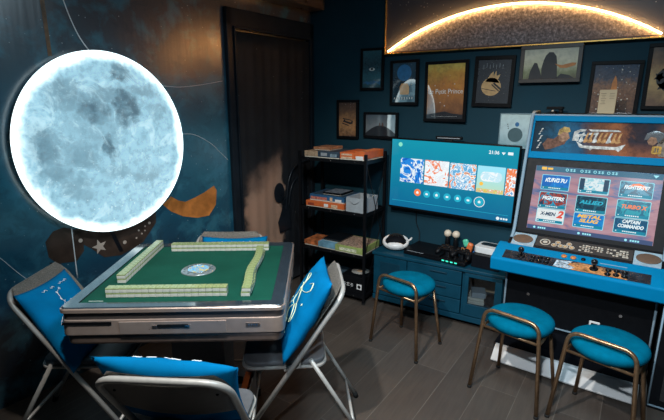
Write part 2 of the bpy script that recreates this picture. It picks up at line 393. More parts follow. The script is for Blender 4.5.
decal('crack_motif',[[[2.28,.737],[2.217,.712],[2.243,.684]],[[1.93,.84],[1.905,.84],[1.855,.69],[1.88,.69]]],ink('mural_black_ink',(.006,.008,.012)),mw,.0,.0022)
decal('star_motif',[star_poly(1.997,.757,.046,.2)]+[disc(x,z,r,n=10) for x,z,r in [(1.841,.745,.012),(1.742,.8,.006),(1.762,.754,.006),(1.723,.774,.006),(1.696,.818,.006),(1.664,.833,.009),(1.70,.79,.005),(2.10,.82,.012)]],ink('mural_cream_ink',(.52,.44,.38),.1),mw,.0,.0026)
b=MB()
for L in ([[2.06,2.25],[2.025,2.128],[2.001,2.042],[1.962,1.945],[1.9,1.86],[1.80,1.78]],[[1.6,1.70],[1.472,1.705],[1.354,1.702],[1.193,1.72],[1.0,1.753]],
          [[1.45,1.39],[1.358,1.394],[1.262,1.382],[1.139,1.318],[1.06,1.25],[.984,1.18]],[[2.6,.96],[2.497,.824],[2.453,.756],[2.403,.684],[2.3,.55]],[[2.139,.9],[2.144,.60]]):
    b.tube(smooth_curve([(x,.0012,z) for x,z in L],5),.0034,6,fl=.5)
b.build('orbit_line_motif',ink('mural_line_ink',(.8,.85,.88),.1),mw)
decal('beam_motif',[[[2.14,2.34],[2.118,2.34],[2.117,1.84],[2.136,1.838]]],ink('mural_beam_ink',(.17,.10,.055),.5,20),mw)
# doorway with frame on the mural wall
df=MB()
for a,c in (((.05-.05,0,0),(.05,.035,2.26)),((.905,0,0),(.965,.035,2.26)),((0,0,2.135),(.965,.035,2.26))): df.span(a,c,.006)
for a,c in (((.05,.0,0),(.062,.05,2.135)),((.893,.0,0),(.905,.05,2.135)),((.05,0,2.122),(.905,.05,2.135))): df.span(a,c,.003)
door=df.build('door_1',M['trim_dark'],loc=(-2.4,3.42,0),rot=(0,0,WROT)); struct(door)
# curtain
cb=bmesh.new(); NX,NZ=90,18; grid=[]
for i in range(NX+1):
    row=[]
    for j in range(NZ+1):
        x=.072+(.885-.072)*i/NX; z=.03+2.075*j/NZ
        y=.036+.0035*math.sin(i*.2+.3*math.sin(j*.3))+.0015*math.sin(i*.6+j*.1)
        row.append(cb.verts.new((x,y,z)))
    grid.append(row)
for i in range(NX):
    for j in range(NZ):
        f=cb.faces.new((grid[i][j],grid[i+1][j],grid[i+1][j+1],grid[i][j+1])); f.smooth=True
bmesh.ops.solidify(cb,geom=cb.faces[:],thickness=.003)
q=MB(); q.bm.free(); q.bm=cb
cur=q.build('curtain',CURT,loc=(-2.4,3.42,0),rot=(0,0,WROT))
mark(cur,'black starry cloth curtain hanging in the doorway beside the moon mural','curtain')
def cdecal(name,polys,mat,y): 
    b=MB()
    for p in polys: b.prism(p,Matrix.Translation((0,y,0)),.002)
    return b.build(name,mat,cur)
cdecal('flower_print',[disc(.495,.857,.062,.085,18),[(.41,.80),(.37,.66),(.36,.52),(.50,.50),(.52,.60),(.47,.70),(.45,.78)]],ink('curtain_ink',(.010,.014,.02)),.051)
b=MB()
b.tube(smooth_curve([(.42,.052,.70),(.40,.052,.80),(.37,.052,.95),(.30,.052,1.05),(.18,.052,1.09),(.09,.052,1.10)],6),.008,6,fl=.4)
b.tube(smooth_curve([(.38,.052,.72),(.35,.052,.86),(.28,.052,.95),(.15,.052,.98),(.09,.052,1.0)],6),.006,6,fl=.4)
b.build('stem_print',ink('curtain_ink_2',(.012,.018,.026)),cur)

# ---------------------------------------------------------------- moon lamp
mc=Vector((-2.4,3.42,0))+Vector((-math.sin(R(5)),-math.cos(R(5)),0))*1.895+Vector((math.cos(R(5)),-math.sin(R(5)),0))*.002
mr=(0,0,WROT+PI)  # local x toward the corner, -y into the room
t=empty('moon_lamp',(mc.x,mc.y,1.366),rot=mr,label='large round glowing moon lamp mounted on the space mural wall',cat='lamp')
RM=.517
M4=Matrix.Diagonal((.948,1,1,1))@Matrix.Rotation(R(90),4,'X')
MB().lathe([(RM-.012,.0),(RM-.004,.045)],n=96,M=M4).build('back_plate',M['black_matte'],t)
MB().lathe([(RM-.004,.045),(RM,.047),(RM,.062),(RM-.003,.064),(RM-.006,.064)],n=96,M=M4).build('rim',HALO,t)
MB().lathe([(RM-.006,.063),(RM-.006,.066),(RM*.8,.071),(RM*.5,.075),(RM*.2,.077),(.0,.0775)],n=96,M=M4).build('moon_face',MOON,t)

# ---------------------------------------------------------------- LED planet picture
px0,px1,pz0,pz1=-1.655,.165,1.978,2.66
t=empty('illuminated_picture',((px0+px1)/2,3.42,(pz0+pz1)/2),label='wide planet horizon picture with glowing warm LED arc above the gallery wall',cat='picture')
cx,cz=(px0+px1)/2,(pz0+pz1)/2; W2,H2=(px1-px0)/2,(pz1-pz0)/2
MB().span((-W2,-.03,-H2),(W2,0,H2)).build('sky_panel',print_mat('night_sky_panel',[(0,(.024,.03,.045)),(1,(.032,.042,.062))],.68,.2,(.05,.045,.045),10,star=.5,sscale=40,coat=0),t)
ax,az,ar=-.752-cx,.592-cz,1.648
a0=math.atan2(-.008-0+(1.998-cz)-az,-1.628-cx-ax); a1=math.atan2((1.996-cz)-az,.125-cx-ax)
arc=[(ax+ar*math.cos(a0+(a1-a0)*i/60),az+ar*math.sin(a0+(a1-a0)*i/60)) for i in range(61)]
MB().prism([(x,z) for x,z in arc],Matrix.Translation((0,-.036,0)),.006).build('planet_surface',PLANET,t)
MB().tube([(x,-.050,z+.001) for x,z in arc],.0045,8).build('led_arc',LED,t)
b=MB()
for a,c in (((-W2-.008,-.045,-H2-.008),(W2+.008,0,-H2)),((-W2-.008,-.045,H2),(W2+.008,0,H2+.008)),((-W2-.008,-.045,-H2),(-W2,0,H2)),((W2,-.045,-H2),(W2+.008,0,H2))): b.span(a,c,.001)
b.build('gold_frame',M['gold'],t)

# ---------------------------------------------------------------- posters
YW=-3.0
def poster(x0,x1,z0,z1,mat,label,fw=.02,fd=.022,roll=0,fmat=None,tilt=0,yaw=0):
    t=empty('framed_poster',((x0+x1)/2,3.418-abs(math.sin(yaw))*(x1-x0)/2,(z0+z1)/2),rot=(tilt,roll,yaw),label=label,cat='picture',group='framed posters on the back wall')
    w,h=(x1-x0)/2,(z1-z0)/2
    b=MB()
    for a,c in (((-w,-fd,-h),(w,0,-h+fw)),((-w,-fd,h-fw),(w,0,h)),((-w,-fd,-h+fw),(-w+fw,0,h-fw)),((w-fw,-fd,-h+fw),(w,0,h-fw))): b.span(a,c,.0015)
    b.build('frame',fmat or M['black'],t)
    p=MB().span((-w+fw,-fd+.007,-h+fw),(w-fw,-.001,h-fw)).build('print',mat,t)
    return t,p,w-fw,h-fw,-fd+.007
def motif(p,polys,mat,y,name='motif',k=0):
    b=MB()
    for q in polys: b.prism(q,Matrix.Translation((0,y-.0008-k*.0008,0)),.0008)
    return b.build(name,mat,p)
# A teal night poster
t,p,w,h,y=poster(-1.887,-1.677,1.701,2.029,print_mat('print_teal',[(0,(.01,.05,.07)),(.3,(.02,.12,.16)),(.6,(.008,.035,.05)),(1,(.02,.10,.13))],.3,.6,(.002,.01,.015),60,star=.35,sscale=120),'small dark teal poster with pale lettering, tucked left of the planet picture corner',roll=R(.6))
motif(p,[disc(0,.0,.026,.012,16)],M['white_ink'],y); motif(p,[disc(0,.002,.012,.009,12)],M['print_ink'],y,k=1)
b=MB()
for i in range(14): b.box((-w+.014+i*(2*w-.028)/13,y-.001,-h+.04+random.uniform(-.004,.004)),(.006,.001,random.uniform(.012,.034)))
b.build('lettering',M['blue_ink'],p)
# B orange sunset
t,p,w,h,y=poster(-2.117,-1.903,1.297,1.624,print_mat('print_sunset',[(0,(.10,.05,.03)),(.25,(.40,.20,.08)),(.45,(.34,.17,.07)),(.75,(.12,.065,.04)),(1,(.07,.04,.03))],.3,.3,(.03,.015,.01),25,star=.6,sscale=60),'small framed orange sunset poster with a dark biplane, nearest the shelf corner',fw=.022)
motif(p,[[(-.045,-.02),(.03,-.04),(.05,-.035),(.055,-.01),(.04,-.012),(.035,-.025),(-.02,-.012),(-.03,.005)],[(-.05,.005),(.04,-.01),(.045,-.004),(-.045,.012)],[(-.055,-.035),(.01,-.055),(.015,-.048),(-.05,-.028)]],M['print_ink'],y)
# C grey planet hill
t,p,w,h,y=poster(-1.849,-1.53,1.313,1.525,print_mat('print_grey_sky',[(0,(.10,.12,.13)),(.4,(.15,.17,.18)),(1,(.04,.055,.075))],.2,.2,(.03,.04,.05),10),'landscape poster of two small figures on a dark hill, above the game rack',yaw=R(YW))
motif(p,[[(-w,-h)]+[(-w+2*w*i/20,-h+.01+.075*math.sin(PI*min(1,max(0,(i+1)/22)))) for i in range(21)]+[(w,-h)]],M['print_ink'],y)
motif(p,[[(-.012,-.006),(.000,-.006),(.000,.012),(-.004,.022),(-.010,.020)],[(.012,-.008),(.03,-.008),(.028,.014),(.022,.026),(.014,.016)]],pbr('print_umber',(.10,.05,.04),.5,coat=1),y,k=1)
# D blue moon
t,p,w,h,y=poster(-1.614,-1.37,1.583,1.923,print_mat('print_navy',[(0,(.01,.04,.06)),(.5,(.006,.022,.04)),(1,(.01,.05,.09))],.31,.3,(.002,.008,.015),18,star=.3,sscale=60),'navy poster with a blue moon over a pale tower, right of the teal lettered one',fw=.022,roll=R(-.5),yaw=R(-3.8))
motif(p,[disc(.0,.075,.062,.062,24)],M['blue_ink'],y); motif(p,[[(-.035,-.09),(-.035,-.03),(-.02,-.005),(.03,-.005),(.045,-.03),(.045,-.09)]],M['gold_ink'],y,k=1)
b=MB()
for i in range(8): b.box((-w+.02+i*.022,y-.002,-h+.03),(.006,.001,random.uniform(.012,.02)))
b.build('lettering',M['white_ink'],p)
# E golden poster
t,p,w,h,y=poster(-1.321,-.986,1.461,1.902,print_mat('print_gold',[(0,(.08,.035,.018)),(.25,(.22,.09,.03)),(.6,(.42,.17,.04)),(.85,(.48,.26,.05)),(1,(.55,.40,.09))],.4,.35,(.12,.06,.03),14,star=.75,sscale=28),'largest portrait poster, golden starry print reading Le Petit Prince',fw=.022,roll=R(-.4),yaw=R(-4.7))
text_mesh('title_lettering','Le Petit Prince',.05,M['white_ink'],p,face_xz(0,y-.001,.0),.0005,width=.27)
motif(p,[[(-w,-h),(-w,-h+.03),(-.05,-h+.045),(.0,-h+.055),(.05,-h+.04),(w,-h+.03),(w,-h)]],M['print_ink'],y)
text_mesh('small_lettering','.......................',.02,M['white_ink'],p,face_xz(0,y-.002,-h+.022),.0003,width=.2)
# F dark poster with gold round motif
t,p,w,h,y=poster(-.953,-.677,1.571,1.92,print_mat('print_black',[(0,(.012,.018,.026)),(1,(.02,.028,.04))],.31,.3,(.005,.008,.012),16,star=.2,sscale=50),'near-black poster with a gold rounded flame-topped emblem, right of the golden one',fw=.026,roll=R(1.2))
gl=disc(-.012,-.035,.068,.062,22); motif(p,[gl,[(-.055,.0),(-.02,.055),(-.005,.07),(.0,.04),(.015,.075),(.02,.04),(.045,.05),(.03,.01),(.045,-.01)]],M['gold_ink'],y)
motif(p,[[(.0,-.015),(.055,-.06),(.062,-.05),(.007,-.005)],[(-.012,-.022),(.045,-.070),(.050,-.064),(-.007,-.015)],[(-.075,-.045),(.02,-.062),(.02,-.066),(-.075,-.05)]],M['print_ink'],y,k=1)
b=MB()
for i in range(7): b.box((-.075+i*.022,y-.001,.10+(.01 if i%2 else 0)),(.002,.001,.03))
b.build('thin_line_motif',M['greybox'],p)
# G landscape
t,p,w,h,y=poster(-.641,-.272,1.731,1.969,print_mat('print_meadow',[(0,(.10,.09,.05)),(.22,(.18,.20,.10)),(.42,(.46,.44,.30)),(.7,(.58,.53,.40)),(1,(.44,.41,.33))],.2,.25,(.12,.13,.09),14),'landscape poster of dark bushes and an orange streak, just under the planet picture',fw=.024,fd=.045,fmat=pbr('dark_brown_frame',(.03,.027,.026),.4))
motif(p,[[(-.045,-h),(-.05,-.03),(-.04,.02),(-.03,.05),(-.01,.072),(.015,.070),(.035,.045),(.042,.0),(.05,-h)],[(-.125,-h),(-.12,-.05),(-.108,-.02),(-.095,.010),(-.078,.006),(-.068,-.02),(-.055,-.05),(-.04,-h)],[(.04,-h),(.07,-.065),(.12,-.075),(.15,-h)]],M['print_ink'],y)
motif(p,[[(.03,-.002),(.07,-.012),(.13,.002),(.155,.0),(.15,-.014),(.10,-.03),(.06,-.028)]],M['orange_ink'],y,k=1)
# H city lights
t,p,w,h,y=poster(-.218,.06,1.508,1.852,print_mat('print_city',[(0,(.08,.04,.025)),(.35,(.16,.075,.04)),(.55,(.22,.11,.06)),(.75,(.05,.055,.08)),(1,(.01,.03,.07))],.3,.6,(.012,.012,.02),40,star=.6,sscale=60),'poster of orange lights under a navy night sky, directly behind the paper notice',fw=.022,roll=R(.8))
motif(p,[[(-.02,-.04),(-.012,.05),(.0,.085),(.012,.05),(.02,-.04)]],M['orange_ink'],y)
for i in range(18): MB().sph((random.uniform(-w,w)*.9,y,random.uniform(-h*.9,h*.8)),random.uniform(.002,.005),8,scale=(1,.2,1)).build('light_dot',M['offwhite'],p)
# I sunburst
t,p,w,h,y=poster(.074,.335,1.56,1.942,print_mat('print_amber',[(0,(.14,.08,.05)),(.4,(.42,.28,.12)),(.7,(.24,.14,.07)),(1,(.08,.05,.04))],.34,.3,(.05,.03,.03),14),'amber poster with a dark round tree, at the far right edge of the wall',fw=.022)
motif(p,[disc(0,-.01,.075,.07,14),[(-.01,-h*.8),(-.012,0),(.012,0),(.01,-h*.8)]]+[star_poly(math.cos(i)*.06,-.01+math.sin(i)*.06,.03,i,.5) for i in range(7)],M['print_ink'],y)
# J pale one
t,p,w,h,y=poster(-.748,-.528,1.285,1.529,print_mat('print_pale',[(0,(.16,.28,.32)),(.5,(.38,.50,.53)),(1,(.46,.58,.58))],.22,.2,(.14,.20,.22),12),'pale grey poster of a round planet with a blue tip, between television and arcade machine',fw=.006,fd=.014,fmat=pbr('pale_blue_edge',(.20,.30,.34),.4))
motif(p,[disc(.0,-.028,.05,.05,22)],pbr('print_slate',(.05,.11,.13),.5,coat=1),y)
motif(p,[disc(.008,.045,.014,.016,10)],M['blue_ink'],y,k=1)
b=MB()
for i in range(3): b.box((-.055+i*.003,y-.001,.045-i*.014),(.006,.001,.007))
b.build('lettering',M['print_ink'],p)

# ---------------------------------------------------------------- television
t=empty('television',(-1.066,3.335,1.037),rot=(0,R(1.2),0),label='wall-mounted flat television showing a blue menu of picture tiles',cat='television')
TW,TH=.49,.284
MB().box((0,.0,0),(2*TW,.035,2*TH),.006).build('housing',M['black'],t)
MB().box((0,.045,0),(.4,.068,.25),.004).build('wall_bracket',M['black_matte'],t)
def scr_grad(name,c0,c1,h,nz=.25):
    m,nt,b=newmat(name); N=NT(nt); b.inputs['Base Color'].default_value=(.01,.01,.01,1); b.inputs['Roughness'].default_value=.12
    z=N.maprange(N.sep()[2],-h/2,h/2); f=N.noise(4,3); zz=N.math('ADD',z,N.math('MULTIPLY',N.math('SUBTRACT',f,.5),nz),True)
    N.lk(N.ramp(zz,[(0,c0),(1,c1)]),b.inputs['Emission Color']); b.inputs['Emission Strength'].default_value=SCREEN_S; return m
scr=MB().box((0,-.0185,.004),(2*TW-.022,.003,2*TH-.03)).build('screen',scr_grad('tv_screen',(.0,.14,.30),(.003,.30,.42),.55),t)
ys=-.0205
def card(x0,x1,z0,z1,mat,parent,y=ys,name='picture_tile',r=.004,k=0):
    return MB().prism(rrect(x1-x0,z1-z0,r,3,(x0+x1)/2,(z0+z1)/2),Matrix.Translation((0,y-.0006*k,0)),.0006).build(name,mat,parent)
W_=(.9,.97,1)
card(-.397,-.203,-.06,.131,card_mat('tile_blue_art',[(.01,.12,.55),(.02,.25,.75),(.8,.9,.95),(.01,.15,.6),(.5,.35,.2)],11,1.0,1.2,1),scr)
card(-.193,-.003,-.063,.131,card_mat('tile_white_art',[W_,(.8,.85,.9),W_,(.9,.25,.12),W_,(.1,.45,.8)],11,1.0,1.5,2),scr)
card(.007,.2,-.066,.127,card_mat('tile_busy_art',[(.8,.25,.12),W_,(.15,.45,.75),W_,(.85,.3,.1),(.1,.3,.5)],15,1.0,1.5,3),scr)
c4=card(.21,.405,-.07,.126,scr_grad('tile_landscape',(.55,.75,.45),(.35,.8,.95),.2,.1),scr)
c4b=MB().prism(rrect(.15,.07,.03,5,.31,.05),Matrix.Translation((0,ys-.0012,0)),.0006).build('cloud_art',card_mat('cloud_art_mat',[(.6,.85,.95),W_,(.8,.9,.9)],30,1,1,5),scr)
MB().prism(disc(.245,-.005,.014),Matrix.Translation((0,ys-.0012,0)),.0006).build('sun_art',M['scr_yellow'],scr)
MB().span((.213,ys-.0012,-.067),(.402,ys-.0006,-.04)).build('crowd_art',card_mat('crowd_art_mat',[(.85,.5,.1),(.6,.75,.3),(.9,.3,.15),W_,(.2,.5,.3)],60,1,1,6),scr)
card(.413,.478,-.07,.122,card_mat('tile_edge_art',[W_,(.9,.25,.1),W_,(.1,.35,.7),W_],13,1.0,1.5,8),scr)
for i,(x,z) in enumerate([(-.241,-.133),(-.164,-.137),(-.084,-.135),(0,-.138),(.081,-.138),(.161,-.142),(.243,-.143)]):
    r=.028 if i!=6 else .030
    o=MB().prism(disc(x,z,r),Matrix.Translation((0,ys,0)),.0006).build('menu_icon',M['scr_orange'] if i==0 else M['scr_cyan'],scr)
    MB().prism([(x-.009,z-.009),(x+.009,z-.009),(x+.010,z+.004),(x,z+.012),(x-.010,z+.004)] if i%2==0 else rrect(.020,.014,.004,3,x,z),Matrix.Translation((0,ys-.0008,0)),.0006).build('glyph',M['scr_white'],o)
b=MB(); b.tube([(x,ys,z) for x,z in disc(.243,-.143,.037,n=32)],.0025,6,closed=True,fl=.4); b.build('selection_ring',M['scr_white'],scr)
MB().span((-.457,ys-.0006,-.217),(.455,ys,-.2145)).build('progress_line',M['scr_cyan'],scr)
text_mesh('clock','21:36',.033,M['scr_white'],scr,face_xz(.313,ys-.0005,.226),.0003,bold=.0008)
b=MB(); b.prism([(.378,.213),(.392,.232),(.364,.232)],Matrix.Translation((0,ys,0)),.0006); b.prism(rrect(.036,.02,.004,3,.425,.226),Matrix.Translation((0,ys,0)),.0006)
b.build('status_icons',M['scr_white'],scr)
MB().prism(disc(-.407,.235,.017),Matrix.Translation((0,ys,0)),.0006).build('round_logo',emis('scr_lime',(.25,.8,.6),1),scr)
b=MB(); b.prism(disc(.385,-.245,.012),Matrix.Translation((0,ys,0)),.0006)
for i in range(3): b.prism(rrect(.013,.013,.002,2,.41+i*.018,-.245),Matrix.Translation((0,ys,0)),.0006)
b.build('button_hint',M['scr_white'],scr)
t=empty('sensor_bar',(-1.085,3.33,1.322),label='slim black sensor bar resting on top edge of the television',cat='camera')
MB().box((0,0,.022),(.20,.035,.024),.006).build('body',M['black'],t); MB().box((0,0,.005),(.06,.03,.012),.002).build('foot',M['rubber'],t)
MB().box((0,-.018,.022),(.17,.002,.006)).build('lens_strip',M['greybox'],t)
o=MB().tube(smooth_curve([(-1.34,3.40,.78),(-1.345,3.405,.65),(-1.31,3.40,.56),(-1.30,3.36,.47)],6),.003,6).build('power_cable',M['wire']); mark(o,'thin black cable hanging down below the television','cable')

# ---------------------------------------------------------------- media console (sideboard)
CX0,CX1,CY0,CY1,CT=-1.56,-.56,3.07,3.41,.447
t=empty('media_console',((CX0+CX1)/2,(CY0+CY1)/2,0),label='low teal lacquered sideboard with drawers and glass compartment under the television',cat='cabinet')
ox,oy=(CX0+CX1)/2,(CY0+CY1)/2; hw=(CX1-CX0)/2; hd=(CY1-CY0)/2
MB().box((0,-.005,CT-.012),(2*hw+.02,2*hd+.01,.024),.004).build('top',M['tealwood'],t)
b=MB(); b.span((-hw,-hd+.02,.07),(-hw+.018,hd,CT-.024)); b.span((hw-.018,-hd+.02,.07),(hw,hd,CT-.024)); b.span((-hw,hd-.012,.07),(hw,hd,CT-.024)); b.span((-hw,-hd+.02,.07),(hw,hd,.088)); b.span((.215,-hd+.02,.07),(.233,hd,CT-.024)); b.span((-.22,-hd+.02,.07),(-.202,hd,CT-.024))
b.span((-hw+.018,-hd+.02,.40),(hw-.018,hd,.412)) if False else None
b.build('carcass',M['tealwood'],t)
MB().span((-hw,-hd-.004,.045),(hw,-hd+.03,.085),.003).build('plinth_rail',M['tealwood'],t)
for sx in (-1,1):
    for sy in (-1,1): MB().cyl((sx*(hw-.05),sy*(hd-.05),0),(sx*(hw-.05),sy*(hd-.05),.07),.014,.02).build('leg',M['black'],t)
# left doors
for i in range(1):
    d=MB().span((-hw+.004,-hd-.002,.092),(-.215,-hd+.018,CT-.03),.003).build('door',M['tealwood'],t)
    MB().span((-hw+.06,-hd-.004,.25),(-.27,-hd-.001,CT-.075),.002).build('recess_panel',M['tealwood_d'],d)
    MB().box((-.24,-hd-.012,.28),(.012,.02,.06),.003).build('handle',M['black'],d)
for k in range(3):
    z0=.092+k*.11; d=MB().span((-.208,-hd-.002,z0),(.212,-hd+.018,z0+.104),.003).build('drawer',M['tealwood'],t)
    MB().box((.04,-hd-.008,z0+.075),(.13,.012,.010),.003).build('handle',M['tealwood_d'],d)
# glass door compartment on the right
b=MB(); x0,x1=.236,hw-.004; z0,z1=.092,CT-.03; fr=.028
for a,c in (((x0,-hd-.002,z0),(x1,-hd+.018,z0+.09)),((x0,-hd-.002,z1-fr),(x1,-hd+.018,z1)),((x0,-hd-.002,z0+.09),(x0+fr,-hd+.018,z1-fr)),((x1-fr-.02,-hd-.002,z0+.09),(x1,-hd+.018,z1-fr))): b.span(a,c,.002)
gd=b.build('door',M['tealwood'],t)
gm,nt,bb=newmat('clear_glass'); N=NT(nt); tb=N.n('BsdfTransparent'); N.lk(N.ramp(N.noise(3),[(0,(.85,.92,.95)),(1,(.92,.96,.98))]),tb.inputs[0]); gl=N.n('BsdfGlossy'); gl.inputs['Roughness'].default_value=.03
fz=N.n('Fresnel'); mxs=N.n('MixShader'); N.lk(fz.outputs[0],mxs.inputs[0]); N.lk(tb.outputs[0],mxs.inputs[1]); N.lk(gl.outputs[0],mxs.inputs[2]); N.lk(mxs.outputs[0],nt.nodes['Material Output'].inputs[0])
MB().span((x0+fr,-hd+.006,z0+.09),(x1-fr-.02,-hd+.009,z1-fr)).build('glass_pane',gm,gd)
MB().span((.236,-hd+.03,.088),(hw-.02,hd-.014,.17)).build('shelf',M['tealwood_d'],t)
MB().span((.236,hd-.02,.17),(hw-.02,hd-.013,CT-.03)).build('compartment_back',M['wood'],t)
# things behind the glass
def gx(x,y,z): return (ox+x,oy+y,z)
o=MB().box((0,0,.012),(.13,.16,.024),.003).box((.0,0,.034),(.12,.14,.018),.003).build('disc_case_stack',[M['offwhite']],None,gx(.30,-.05,.171),(0,0,.1)); mark(o,'pale stack of flat cases behind the sideboard glass, on its left','case')
o=MB().box((0,0,.02),(.10,.12,.04),.004).build('small_box',M['greybox'],None,gx(.31,-.05,.2155),(0,0,.3)); mark(o,'small grey box lying on the pale cases behind the sideboard glass','box')
o=MB().lathe([(.0,0),(.07,.005),(.075,.03),(.05,.06),(.0,.07)],n=20).build('black_pouch',M['black_matte'],None,gx(.425,-.05,.171)); mark(o,'rounded black pouch behind the sideboard glass, on its right','pouch')

# ---------------------------------------------------------------- things on the console
t=empty('vr_headset',(-1.44,3.225,CT),rz=R(20),label='white and black virtual reality headset at the left end of the sideboard',cat='headset')
b=MB(); pts=[(.095*math.cos(a),.075*math.sin(a)-.0,.055+.028*math.sin(a)+.0) for a in [2*PI*i/36 for i in range(36)]]
b.tube(pts,.013,10,closed=True,fl=1.5); b.build('head_band',M['white'],t)
MB().sph((0,-.060,.040),.062,20,scale=(1.15,.55,.50)).build('visor',M['white'],t)
MB().sph((0,-.004,.066),.074,18,scale=(1.12,.88,.55)).build('face_cushion',M['black_matte'],t)
MB().tube([(.03*math.cos(a)*2,.0+.045*math.sin(a),.088+.02*math.sin(a)) for a in [2*PI*i/24 for i in range(24)]],.007,8,closed=True).build('inner_rim',M['rubber'],t)
MB().tube(smooth_curve([(.085,.0,.06),(.115,-.01,.085),(.125,.02,.09)],5),.008,8).build('side_arm',M['white'],t)
t=empty('game_console',(-1.17,3.245,CT),rz=R(-6),label='flat black game console lying beside the white headset',cat='game console')
MB().box((0,0,.014),(.30,.25,.022),.003).box((.0,.0,.036),(.30,.25,.020),.003).build('body',M['black'],t)
MB().box((0,.0,.0255),(.294,.244,.003)).build('groove',M['black_gloss'],t)
MB().box((-.05,-.1255,.036),(.14,.002,.003)).build('disc_slot',M['greybox'],t)
for x in (-.1,.1): MB().box((x,-.0,.0015),(.03,.2,.003)).build('foot',M['rubber'],t)
t=empty('charging_dock',(-.935,3.16,CT),rz=R(-8),label='black controller charging dock with glowing green lights',cat='charger')
MB().box((0,0,.016),(.22,.13,.032),.008).build('base',M['black'],t)
for x in (-.055,.0,.055):
    MB().box((x,.01,.05),(.03,.05,.05),.006).build('cradle',M['black_gloss'],t)
for x in (-.05,-.017,.017,.05): MB().box((x-.01,-.066,.018),(.020,.003,.009),.001).build('indicator_light',emis('dock_green_led',(.05,.8,.55),1.6),t)
def pad(loc,rot,label):
    t=empty('game_controller',loc,rot=rot,label=label,cat='game controller',group='black controllers on the charging dock')
    MB().box((0,0,0),(.10,.055,.03),.012).sph((-.055,-.028,-.004),.024,14,scale=(1,1.7,.8),rot=(0,0,-.3)).sph((.055,-.028,-.004),.024,14,scale=(1,1.7,.8),rot=(0,0,.3)).build('shell',M['black'],t)
    for x in (-.025,.025): MB().cyl((x,-.012,.012),(x,-.012,.026),.006).lathe([(.0,.026),(.009,.026),(.009,.031),(.0,.032)],(x,-.012,0),12).build('thumbstick',M['rubber'],t)
    MB().box((0,.012,.0155),(.04,.022,.002),.001).build('touch_pad',M['black_gloss'],t)
pad((-.998,3.165,CT+.097),(R(35),0,R(-5)),'black game controller resting on the left of the charging dock')
pad((-.874,3.15,CT+.097),(R(35),0,R(-12)),'black game controller resting on the right of the charging dock')
for (x,yy,s) in ((-1.04,3.30,'left'),(-.975,3.30,'right')):
    t=empty('motion_controller',(x,yy,CT),label=f'upright black motion wand with pale ball top, {s} one of the pair',cat='game controller',group='ball-topped motion wands on the sideboard')
    MB().lathe([(.0,0),(.028,0),(.03,.01),(.018,.018),(.017,.06),(.019,.10),(.015,.135),(.011,.145),(.0,.146)],n=18).build('handle',M['black'],t)
    MB().sph((0,0,.172),.029,20).build('ball',pbr('cream_ball',(.72,.6,.47),.45,var=.04),t)
t=empty('toy_figure',(-.862,3.31,CT),label='small green and orange toy pair of grips behind the charging dock',cat='toy')
MB().box((-.036,0,.115),(.045,.03,.06),.014,(0,R(-20),0)).build('green_grip',pbr('mint_plastic',(.10,.55,.35),.4),t)
MB().box((-.005,-.01,.085),(.045,.03,.08),.014,(0,R(14),0)).build('orange_grip',pbr('coral_plastic',(.75,.18,.05),.4),t)
MB().lathe([(.0,0),(.035,0),(.035,.01),(.012,.02),(.010,.08),(.0,.08)],n=14).build('stand',M['black'],t)
t=empty('blue_figurine',(-.800,3.22,CT),label='small blue bottle-shaped figurine beside the black box',cat='figurine')
MB().lathe([(.0,0),(.022,0),(.024,.03),(.018,.055),(.022,.07),(.018,.09),(.0,.095)],n=16).build('body',pbr('cobalt_plastic',(.01,.12,.38),.4),t)
MB().sph((0,0,.10),.013,12).build('cap',pbr('navy_cap',(.01,.05,.2),.4),t)
t=empty('storage_case',(-.695,3.225,CT),rz=R(-6),label='black box at the right end of the sideboard, under the white device',cat='box')
MB().box((0,0,.045),(.2,.2,.09),.004).build('body',M['black_matte'],t); MB().box((0,0,.093),(.204,.204,.008),.002).build('lid',M['black'],t)
t=empty('white_device',(-.69,3.25,CT+.0975),rz=R(-6),label='white wedge device with dark top lying on the black box',cat='printer')
MB().prism(rrect(.22,.16,.03),None,.045,bev=.004,mode='xy').build('body',M['white'],t)
MB().prism(rrect(.17,.07,.02,5,0,.02),Matrix.Translation((0,0,.045)),.003,mode='xy').build('dark_top_slot',M['black_gloss'],t)

# ---------------------------------------------------------------- rack
RX0,RX1,RY0,RY1=-2.235,-1.595,2.985,3.34
t=empty('shelving_rack',((RX0+RX1)/2,(RY0+RY1)/2,0),label='black metal four-tier rack of board games in the room corner',cat='shelf')
ox,oy=(RX0+RX1)/2,(RY0+RY1)/2; hw=(RX1-RX0)/2; hd=(RY1-RY0)/2
for sx in (-1,1):
    for sy in (-1,1):
        p=MB().box((sx*(hw-.011),sy*(hd-.011),.615),(.022,.022,1.21),.003).build('post',M['black'],t)
        MB().cyl((sx*(hw-.011),sy*(hd-.011),0),(sx*(hw-.011),sy*(hd-.011),.012),.015).build('rubber_foot',M['rubber'],p)
SZ=[1.165,.755,.41,.07]
for z in SZ:
    b=MB(); b.span((-hw+.004,-hd+.004,z-.022),(hw-.004,-hd+.012,z+.006)); b.span((-hw+.004,hd-.012,z-.022),(hw-.004,hd-.004,z+.006))
    b.span((-hw+.004,-hd+.012,z-.022),(-hw+.012,hd-.012,z+.006)); b.span((hw-.012,-hd+.012,z-.022),(hw-.004,hd-.012,z+.006))
    b.span((-hw+.01,-hd+.01,z-.004),(hw-.01,hd-.01,z-.001))
    s=b.build('shelf',M['black'],t)
    b=MB()
    for x in (-hw+.1,-.0,hw-.1): b.sph((x,-hd+.002,z-.008),.004,8)
    b.build('screws',M['silver'],s)
b=MB(); b.tube([(hw-.004,-hd+.02,.43),(hw-.004,hd-.02,1.13)],.003,6); b.tube([(hw-.003,hd-.02,.43),(hw-.003,-hd+.02,1.13)],.003,6); b.tube([(hw-.004,-hd+.02,.08),(hw-.004,hd-.02,.73)],.003,6)
b.build('cross_brace',M['black'],t)
